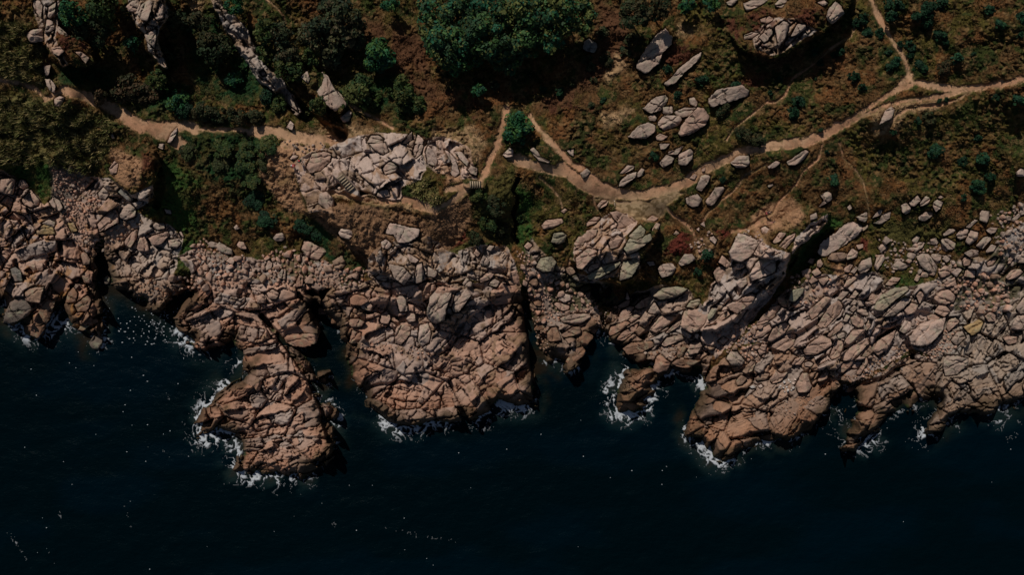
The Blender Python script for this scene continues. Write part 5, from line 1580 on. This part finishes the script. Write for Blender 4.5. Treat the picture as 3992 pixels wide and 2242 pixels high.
# thickets and bushes: dense leafy mounds, each a thing
def bush_mesh(seed, R, H, pal, nl, ls):
    r = np.random.default_rng(7000+seed)
    n = 16
    cen, rad = crown_lobes(R, H, n, r, .7)
    rad *= 1.15
    cen[:, 2] = np.maximum(cen[:, 2]+H*.35, rad*.3)
    return leaf_cloud(cen, rad, nl, ls, pal, r, up=.2)
PROTO = {}
def bush(px, py, rpx, pal, lab, group, hk=.9, seed=0, zk=1.0):
    zg = float(zat(px, py)); R = rpx/PPM
    X, Y = unproj(px, py, zg+R*.5)
    key = (pal, seed % 3, R > 1.3)
    big = R > 1.3
    r = np.random.default_rng(seed)
    if key not in PROTO:
        k = 2.2 if big else .9
        V, F, C = bush_mesh(seed % 3, k, k*hk, pal, 1300 if big else 420, .30 if big else .24)
        o = mesh_from('bush', V, F, M_LEAF, C); PROTO[key] = (o, k)
        sc_ = R/k
    else:
        o, k = PROTO[key]; o = o.copy(); col.objects.link(o); sc_ = R/k
    o.location = (X, Y, zg-.05); o.scale = (sc_, sc_*r.uniform(.85, 1.15), sc_*zk*r.uniform(.85, 1.2)); o.rotation_euler = (0, 0, r.uniform(0, 6.28))
    return tag(o, lab, 'bush', group)
BUSH = [x.split('|') for x in '''1420,355,74|shrub|wide dark green bush below the pines|t
1560,350,60|shrub|bright green bush right of the wide dark bush|t
1610,400,52|shrub|yellow-green bush at the right end of the shrubs below the lone tree|t
1570,425,40|shrub|small green bush under the yellow-green bush|t
690,392,46|bright|round green bush above the trail at left|t
720,430,34|bush|dark bush at the foot of the round green bush|t
778,428,40|gorse|dark bank bush overhanging the trail at left|t
845,446,38|gorse|middle bank bush whose shadow blackens the trail|t
920,450,40|gorse|brownish bank bush above the narrow trail|t
985,458,34|gorse|bank bush at the right end above the narrow trail|t
560,350,58|heather|brown-green mound above the trail at left|t
480,340,60|heather|brown mound below the black hollow|t
400,365,44|heather|tawny mound just above the trail at far left|t
640,200,40|gorse|dark bush at the foot of the fluted crag|t
1190,430,44|shrub|green bush between the rock fin and big slab|t
1240,400,40|shrub|bush in the dark cleft beside the big slab|t
1080,400,38|shrub|bush left of the lower rock fin|t
1040,370,34|bush|small dark bush left of the rock fin|t
725,580,40|olive|left bush of the low thicket below the trail|k
860,578,44|shrub|bush in the top row of the low thicket|k
955,580,44|shrub|dark bush at the top right of the low thicket|k
1035,575,50|shrub|rounded green bush at the right tip of the thicket|k
850,620,50|olive|olive bush in the centre of the low thicket|k
950,625,46|shrub|bush right of the thicket centre|k
1020,640,38|olive|olive bush at the right foot of the thicket|k
970,700,42|shrub|shaded bush at the lower right of the thicket|k
990,770,46|bush|dark bush beside the leaning cliff edge|k
1040,850,40|bush|dark bush under the cliff edge left of the viewpoint|k
1180,880,36|bush|dark bush in the grassy hollow under the viewpoint|k
1240,910,34|bush|second dark bush in the grassy hollow|k
1870,760,36|shrub|green bush below the short wooden steps|v
1930,800,42|gorse|bush on the slope left of the gully|v
1900,870,40|shrub|bush halfway down the slope beside the gully|v
1960,900,36|gorse|brown bush at the gully lip|v
1850,930,34|gorse|bush at the lower end of the brown slope|v
2035,850,24|shrub|bright green bush on the right lip of the gully|v
2120,350,17|bush|left one of two dark bushes in the brown glade|g
2182,357,20|bush|right one of two dark bushes in the brown glade|g
2365,233,30|gorse|wide dark bush in the middle of the brown glade|g
2307,256,22|gorse|dark bush left of the wide glade bush|g
2287,225,20|gorse|dark bush near the layered dark boulder|g
2229,320,16|gorse|small bush in mid-glade|g
2307,412,15|gorse|small bush near the lower glade edge|g
2350,390,15|bush|green bush above the pale path patch|g
2314,310,16|gorse|bush right of the mid-glade bush|g
2350,130,26|gorse|bush high in the glade beside the wood|g
2440,200,24|gorse|bush left of the tall grey slab|g
2460,150,26|gorse|bush above the tall grey slab|g
2600,270,20|bush|little green bush beside the narrow leaning boulder|g
2740,310,24|bush|green bush in the red heather|g
2640,370,16|bush|bush among the boulder group above the trail|g
2870,330,22|bush|bush above the long grey boulder|g
2820,430,30|gorse|bush under the long grey boulder|g
2900,520,36|gorse|dark bush on the bank above the trail|g
2960,545,34|gorse|dark bank bush right of another above the trail|g
2550,610,20|bush|bush left of the boulder stack at the trail bend|g
2820,700,14|bush|little round bush between the two pale boulders|g
2760,1000,26|bush|dark bush beside the pale ridge|g
2720,1060,20|bush|small dark bush lower beside the pale ridge|g
3369,72,22|bush|bush at the top left of the upper trail|h
3388,124,22|bush|round bush left of the upper trail|h
3434,128,20|bush|tall bush on the right edge of the upper trail|h
3340,90,18|bush|dark bush below the heather outcrop corner|h
3477,58,24|bush|long bush right of the upper trail top|h
3464,15,20|bush|bush at the photo top right of the trail|h
3502,15,24|bush|bush at the photo top, right of another|h
3576,62,18|bush|small dark bush left of the bush pair|h
3621,35,34|bush|big bush at top right of the trail|h
3617,80,24|bush|bush under the big top bush|h
3675,15,24|bush|bush at the photo top right of the big bush|h
3667,136,24|bush|bush alone in the upper right heath|h
3690,160,14|bush|low dark bush touching the lone heath bush|h
3862,31,20|bush|bush near the top right corner|h
3904,93,20|teal|bright round bush near the right edge|h
3986,66,20|teal|pale green bush on the right edge|h
3978,136,16|bush|small bush on the right edge|h
3512,171,12|bush|tiny bush right of the trail|h
3551,178,22|bush|bush right of the trail at mid-height|h
3547,217,15|bush|small bush under the mid-height bush|h
3464,202,15|bush|narrow bush left of the trail|h
3497,238,20|teal|green bush on the left trail edge|h
3473,262,18|bush|dark bush touching the green trail-edge bush|h
3590,260,27|bush|large round bush right of the trail fork|h
3683,262,30|heather|tawny olive bush right of the large round bush|h
3733,230,22|teal|bright green bush right of the tawny bush|h
3796,210,11|bush|tiny bush in the upper right heath|h
3178,198,15|teal|green bush at the shadow edge of the outcrop|h
3279,198,18|bush|bush on the right of the little track|h
3252,213,14|bush|small bush on the little track|h
3200,245,14|bush|small low bush beside the little track|h
3326,299,24|bush|bush alone left of the trail junction|h
3365,338,17|bush|bush on the bank above the junction|h
3116,392,24|bush|round bush above the dark bank|h
3089,440,26|bush|dark bush on the dark bank|h
3042,310,16|bush|bush at the end of the little track|h
3004,361,10|bush|tiny bush near the end of the track|h
3178,307,8|bush|tiny bush in the triangle of heath|h
3664,392,10|bush|left one of two tiny bushes on the sandy strip|h
3691,388,10|bush|right one of two tiny bushes on the sandy strip|h
3481,516,14|bush|small bush below the sandy strip|h
3978,390,24|teal|green bush at the right edge below the trail|h
3885,380,14|bush|small bush under the trail at right|h
3815,540,18|bush|dark bush in the lower right heath|h
3582,470,16|bush|bush below the sandy strip at right|h
3625,460,25|gorse|brown-green bush below the sandy strip|h
3203,505,10|bush|tiny bush on the trail edge|h
3252,700,24|teal|bluish green bush between the two small tracks|h
3648,588,30|teal|bluish green bush in the right heath|h
3838,615,26|teal|pale bluish bush far right in the heath|h
3819,727,32|teal|wide bluish bush low in the right heath|h
3757,632,20|bush|dark bush left of the pale bluish bush|h
3860,690,22|bush|dark bush above the wide bluish bush|h
3225,592,10|bush|tiny bush beside the right small track|h
3760,770,16|bush|small dark bush below the wide bluish bush|h'''.split('\n')]
GR = dict(t='bushes along the upper trail', k='bushes of the thicket below the trail', v='bushes around the viewpoint gully', g='bushes of the brown glade and boulder heath', h='bushes dotted over the right-hand heath')
for i, (p, pal, lab, g) in enumerate(BUSH):
    x, y, rr = map(float, p.split(','))
    bush(x, y, rr*1.08, pal, lab, GR[g], hk=.9, seed=i, zk=.5 if g == 'k' else 1.0)

# heath tufts (uncountable): short blades of heather and grass; tall straw grass at the left
def tufts(name, n, x0, x1, y0, y1, bl, hgt, acc, colf, seed, label, spread=.25, lean=0.6):
    r = np.random.default_rng(seed)
    x = r.uniform(x0, x1, n); y = r.uniform(y0, y1, n)
    k = acc(x, y, r); x = x[k]; y = y[k]; n = len(x)
    z = zat(x, y); X, Y = unproj(x, y, z)
    base_c = colf(x, y, r)
    m = bl
    h = hgt*r.uniform(.5, 1.4, (n, m)); a = r.uniform(0, 2*math.pi, (n, m)); ln = lean*r.uniform(.2, 1, (n, m))
    px_ = X[:, None]+r.normal(0, spread*.5, (n, m)); py_ = Y[:, None]+r.normal(0, spread*.5, (n, m)); pz = z[:, None]-.05+0*h
    wdt = .035+.06*h*r.uniform(.5, 1.3, (n, m))
    dx = np.cos(a); dy = np.sin(a)
    tip = np.stack([px_+dx*ln*h, py_+dy*ln*h, pz+h], -1)
    l = np.stack([px_-dy*wdt, py_+dx*wdt, pz], -1); rr = np.stack([px_+dy*wdt, py_-dx*wdt, pz], -1)
    V = np.stack([l, rr, tip], 2).reshape(-1, 3)
    F = np.arange(len(V)).reshape(-1, 3)
    C = np.repeat(base_c[:, None, :]*r.uniform(.6, 1.5, (n, m, 1)), 3, 1).reshape(-1, 3)
    o = mesh_from(name, V, F, M_GRASS, C)
    return tag(o, label, 'grass' if 'grass' in name else 'heather', kind='stuff')
def gcol(x, y):
    i = np.clip(np.searchsorted(GX, x), 0, len(GX)-1); j = np.clip(np.searchsorted(GY, y), 0, len(GY)-1)
    return base[j, i]
def acc_heath(x, y, r):
    return (cat_at(x, y) == 0) & (interp(GX, GY, COD, x, y) > 40) & (r.random(len(x)) < .25+.75*smooth((fbm(x/50, y/50, 301, 3)-.35)*4))
tufts('heather_tufts', 84000, -300, 4290, -280, 1180, 4, .30, acc_heath, lambda x, y, r: gcol(x, y)*1.1, 401, 'low brown and olive heather and turf covering the slopes above the shore', .34, .9)
STRAWP = [(pts(ps), s_) for c_, s_, ps in PATCH if c_ == 'straw']
def acc_straw(x, y, r):
    m = np.zeros(len(x), bool)
    for P, s_ in STRAWP: m |= inpoly(x, y, P)
    return m & (cat_at(x, y) == 0) & (fbm(x/24, y/24, 302, 3) > .42)
sp = np.array(PAL['straw'])
tufts('tall_grass', 34000, -60, 1740, 60, 860, 5, .75, acc_straw, lambda x, y, r: sp[r.integers(4, size=len(x))]*1.15, 402, 'tall pale straw-coloured grass at the left and on the viewpoint', .3, .8)

# ------------------------------------------------------------------ wooden steps
def box_mesh(boxes):
    """boxes: list of (centre, half axes 3x3 rows)"""
    Vs = []; Fs = []
    q = np.array([[-1, -1, -1], [1, -1, -1], [1, 1, -1], [-1, 1, -1], [-1, -1, 1], [1, -1, 1], [1, 1, 1], [-1, 1, 1]], float)
    f = np.array([[0, 3, 2, 1], [4, 5, 6, 7], [0, 1, 5, 4], [1, 2, 6, 5], [2, 3, 7, 6], [3, 0, 4, 7]])
    for i, (c, ax) in enumerate(boxes):
        Vs.append(np.array(c)+q@np.array(ax)); Fs.append(f+8*i)
    return np.concatenate(Vs), np.concatenate(Fs)
def steps(p0, p1, n, wid, z1, rise, label):
    """flight from photo point p0 (top) to p1 (foot), n treads"""
    z0 = z1+rise*n
    a = np.array(unproj(p0[0], p0[1], z0)); b = np.array(unproj(p1[0], p1[1], z1))
    d = b-a; L = np.linalg.norm(d); d = d/L; s_ = np.array([-d[1], d[0]])
    t = empty('wooden_stairs', (b[0], b[1], z1))
    R = np.array([b[0], b[1], z1])
    woodc = np.array([.40, .31, .21])
    go = L/n
    for k in range(n):
        c = np.array([*(a+d*(k+.5)*go), z0-rise*k-.02])-R
        V, F = box_mesh([(c, [[*(d*go*.27), 0], [*(s_*wid/2), 0], [0, 0, .025]])])
        mesh_from('tread', V, F, M_WOOD, np.ones((8, 3))*woodc*(.85+.3*((k*37) % 10)/10), t)
    for sgn in (-1, 1):
        o0 = np.array([*(a+s_*sgn*(wid/2+.035)), z0-.12])-R; o1 = np.array([*(b+s_*sgn*(wid/2+.035)), z1-.05])-R
        ax = (o1-o0)/2; nn = np.cross(ax/np.linalg.norm(ax), [*s_, 0])
        V, F = box_mesh([((o0+o1)/2, [ax, [*(s_*.028), 0], nn*.11])])
        mesh_from('stringer', V, F, M_WOOD, np.ones((8, 3))*np.array([.20, .15, .10]), t)
    return tag(t, label, 'stairs', 'wooden steps of the coast path')
steps((1322, 684), (1374, 742), 7, 1.0, 11.95, .20, 'wooden steps of seven treads climbing the pale viewpoint crag')
steps((1830, 719), (1874, 719), 5, .95, 11.15, .19, 'short wooden steps of five treads between crag path and gully trail')
# fallen T-shaped post on the clearing
zg = float(zat(2396, 794)); X, Y = unproj(2396, 794, zg)
t = empty('wooden_post', (X, Y, zg))
V, F = box_mesh([((0, 0, .12), [[.05, -.48, .02], [.06, .006, 0], [0, 0, .06]])])
mesh_from('shaft', V, F, M_WOOD, np.ones((8, 3))*np.array([.46, .37, .28]), t)
V, F = box_mesh([((-.06, .56, .14), [[.19, .02, 0], [-.006, .06, 0], [0, 0, .05]])])
mesh_from('crosspiece', V, F, M_WOOD, np.ones((8, 3))*np.array([.50, .42, .33]), t)
tag(t, 'pale T-shaped wooden post lying at the left edge of the trampled clearing', 'post')

# ------------------------------------------------------------------ people
def skin_obj(name, J, E, mat, colr, parent, sub=1):
    """J: list of (x,y,z,r); E: edges -> smooth tapered body through the Skin modifier"""
    me = bpy.data.meshes.new(name)
    me.from_pydata([j[:3] for j in J], E, [])
    o = bpy.data.objects.new(name, me); col.objects.link(o)
    md = o.modifiers.new('s', 'SKIN'); md.use_smooth_shade = True
    for i, j in enumerate(J):
        sv = me.skin_vertices[0].data[i]; sv.radius = (j[3], j[3]); sv.use_root = (i == 0)
    ss = o.modifiers.new('u', 'SUBSURF'); ss.levels = sub; ss.render_levels = sub
    dg = bpy.context.evaluated_depsgraph_get()
    me2 = bpy.data.meshes.new_from_object(o.evaluated_get(dg))
    o.modifiers.clear(); o.data = me2; bpy.data.meshes.remove(me)
    me2.name = name
    a = me2.attributes.new('Col', 'FLOAT_COLOR', 'POINT')
    c = np.ones((len(me2.vertices), 4), np.float32); c[:, :3] = colr; a.data.foreach_set('color', c.ravel())
    me2.materials.clear(); me2.materials.append(mat)
    o.parent = parent
    return o
def lerp3(a, b, t): return tuple(a[i]+(b[i]-a[i])*t for i in range(3))
def hand(J, E, wrist, hd, sd):
    """palm with four fingers and a thumb growing from vertex index wrist; hd along the hand, sd towards the thumb"""
    w0 = np.array(J[wrist][:3]); hd = np.array(hd); hd = hd/np.linalg.norm(hd); sd = np.array(sd); sd = sd/np.linalg.norm(sd)
    curl = np.cross(hd, sd)*.25
    J.append((*(w0+hd*.07), .030)); pm = len(J)-1; E.append((wrist, pm))
    for k, (o_, L) in enumerate(((.030, .075), (.010, .085), (-.011, .08), (-.031, .062))):
        a = w0+hd*.10+sd*o_; b = a+(hd+curl)*L*.55; c = b+(hd*.6+curl*2)*L*.5
        i = len(J); J += [(*a, .010), (*b, .009), (*c, .007)]; E += [(pm, i), (i, i+1), (i+1, i+2)]
    a = w0+hd*.035+sd*.042; b = a+(hd*.7+sd*.7)*.04
    i = len(J); J += [(*a, .012), (*b, .009)]; E += [(pm, i), (i, i+1)]
def person(px, py, rot, P, cols, label, zoff=0.0):
    """P: dict of joint positions, metres, facing +Y; built as body with clothing and hair as children"""
    zg = float(zat(px, py))+zoff
    X, Y = unproj(px, py, zg)
    t = empty('person', (X, Y, zg)); t.rotation_euler = (0, 0, rot)
    pel, che, nek, hed = P['pelvis'], P['chest'], P['neck'], P['head']
    J = [(*pel, .115), (*lerp3(pel, che, .5), .115), (*che, .135), (*nek, .058), (*lerp3(nek, hed, .45), .075), (*hed, .098), (*lerp3(nek, hed, 1.75), .07)]
    E = [(0, 1), (1, 2), (2, 3), (3, 4), (4, 5), (5, 6)]
    top = [list(J[k]) for k in (0, 1, 2)]; topE = [(0, 1), (1, 2)]
    trou = [list(J[0])]; trouE = []
    for sd in ('l', 'r'):
        sh, el, wr = P['sh'+sd], P['el'+sd], P['wr'+sd]
        i = len(J); J += [(*sh, .062), (*el, .043), (*wr, .030)]; E += [(2, i), (i, i+1), (i+1, i+2)]
        hand(J, E, i+2, tuple(np.array(wr)-np.array(el)), (0.2 if sd == 'r' else -.2, 1, .1))
        k = len(top); top += [[*sh, .075], [*el, .056], [*lerp3(el, wr, .8), .044]]; topE += [(2, k), (k, k+1), (k+1, k+2)]
        hp, kn, an, toe = P['hp'+sd], P['kn'+sd], P['an'+sd], P['toe'+sd]
        i = len(J); J += [(*hp, .088), (*kn, .058), (*an, .042), (*toe, .034)]; E += [(0, i), (i, i+1), (i+1, i+2), (i+2, i+3)]
        k = len(trou); trou += [[*hp, .102], [*kn, .074]]; trouE += [(0, k), (k, k+1)]
        if not cols.get('shorts'): trou += [[*lerp3(kn, an, .92), .060]]; trouE += [(k+1, k+2)]
        sk = [(*lerp3(an, toe, -.15), .052), (*lerp3(an, toe, .5), .050), (*toe, .042)]
        skin_obj('shoe', sk, [(0, 1), (1, 2)], M_CLOTH, cols['shoe'], t)
    skin_obj('body', J, E, M_SKIN, (.42, .25, .17), t)
    for q in top[:3]: q[3] += .022
    trou[0][3] += .02
    skin_obj('shirt', [tuple(q) for q in top], topE, M_CLOTH, cols['shirt'], t)
    skin_obj('trousers', [tuple(q) for q in trou], trouE, M_CLOTH, cols['trousers'], t)
    hd = np.array(hed); nk = np.array(nek); u = (hd-nk)/np.linalg.norm(hd-nk)
    bk = np.array(P.get('back', (0, -1, 0)), float)
    skin_obj('cap' if cols.get('cap') else 'hair', [(*(hd+u*.055+bk*.035), .098), (*(hd+u*.11+bk*.01), .080), (*(hd-u*.03+bk*.06), .080)] if not cols.get('cap') else [(*(hd+u*.075), .115), (*(hd+u*.13), .085), (*(hd+u*.07-bk*.17), .05)],
             [(0, 1), (0, 2)], M_CLOTH, cols['hair'], t)
    if cols.get('pack') is not None:
        c = np.array(lerp3(pel, che, .75))+bk*.2
        o = skin_obj('backpack', [(*(c-u*.2), .12), (*c, .16), (*(c+u*.2), .11)], [(0, 1), (1, 2)], M_CLOTH, cols['pack'], t)
    return tag(t, label, 'person')
STAND = dict(pelvis=(0, 0, .95), chest=(0, .01, 1.28), neck=(0, 0, 1.49), head=(0, .03, 1.62), shl=(-.19, 0, 1.41), shr=(.19, 0, 1.41), ell=(-.25, -.02, 1.13), elr=(.25, -.02, 1.13), wrl=(-.24, .12, .90), wrr=(.24, .12, .90),
             hpl=(-.10, 0, .90), hpr=(.10, 0, .90), knl=(-.11, .04, .49), knr=(.12, .02, .49), anl=(-.12, 0, .07), anr=(.13, -.03, .07), toel=(-.13, .17, .035), toer=(.14, .14, .035))
WALK = dict(STAND, knl=(-.10, .22, .52), anl=(-.10, .30, .09), toel=(-.10, .47, .06), knr=(.10, .0, .48), anr=(.10, -.28, .10), toer=(.10, -.14, .035), ell=(-.25, -.14, 1.15), wrl=(-.22, -.10, .90), elr=(.25, .08, 1.15), wrr=(.22, .24, .98))
LEANF = dict(STAND, chest=(0, .20, 1.24), neck=(0, .33, 1.40), head=(0, .43, 1.50), shl=(-.19, .26, 1.34), shr=(.19, .26, 1.34), ell=(-.24, .34, 1.08), elr=(.24, .34, 1.08), wrl=(-.16, .52, 1.0), wrr=(.16, .52, 1.0))
SIT = dict(pelvis=(0, 0, .14), chest=(0, -.10, .47), neck=(0, -.12, .68), head=(0, -.09, .81), shl=(-.19, -.11, .60), shr=(.19, -.11, .60), ell=(-.30, -.26, .38), elr=(.30, -.26, .38), wrl=(-.28, -.36, .12), wrr=(.28, -.36, .12),
           hpl=(-.10, .03, .13), hpr=(.10, .03, .13), knl=(-.14, .46, .20), knr=(.13, .45, .13), anl=(-.15, .88, .08), anr=(.15, .88, .08), toel=(-.16, .93, .21), toer=(.16, .93, .21))
DK = (.02, .022, .026)
person(1146, 650, math.radians(-100), LEANF, dict(shirt=(.50, .03, .07), trousers=DK, hair=(.60, .04, .06), cap=True, shoe=(.05, .05, .05), pack=(.62, .60, .56)), 'person in red with a pale backpack at the left rim of the viewpoint crag')
person(1176, 632, math.radians(-130), STAND, dict(shirt=(.03, .16, .09), trousers=DK, hair=(.62, .04, .06), cap=True, shoe=(.10, .08, .06), shorts=True), 'person in red cap and green top, upper one of two at the viewpoint rim')
person(1526, 740, math.radians(20), WALK, dict(shirt=DK, trousers=(.03, .02, .02), hair=(.03, .02, .015), shoe=(.02, .02, .02)), 'person in dark clothes walking below the wooden steps with a long shadow')
person(2983, 832, math.radians(-80), LEANF, dict(shirt=(.022, .025, .034), trousers=(.40, .09, .09), hair=(.05, .035, .025), shoe=(.55, .52, .50)), 'person in dark jacket standing bent forward on the heath path')
person(3012, 869, math.radians(92), SIT, dict(shirt=(.045, .018, .045), trousers=(.40, .20, .15), hair=(.42, .36, .24), shoe=(.40, .07, .10), shorts=True), 'fair-haired person sitting with legs stretched out on the pale rocks', zoff=.05)
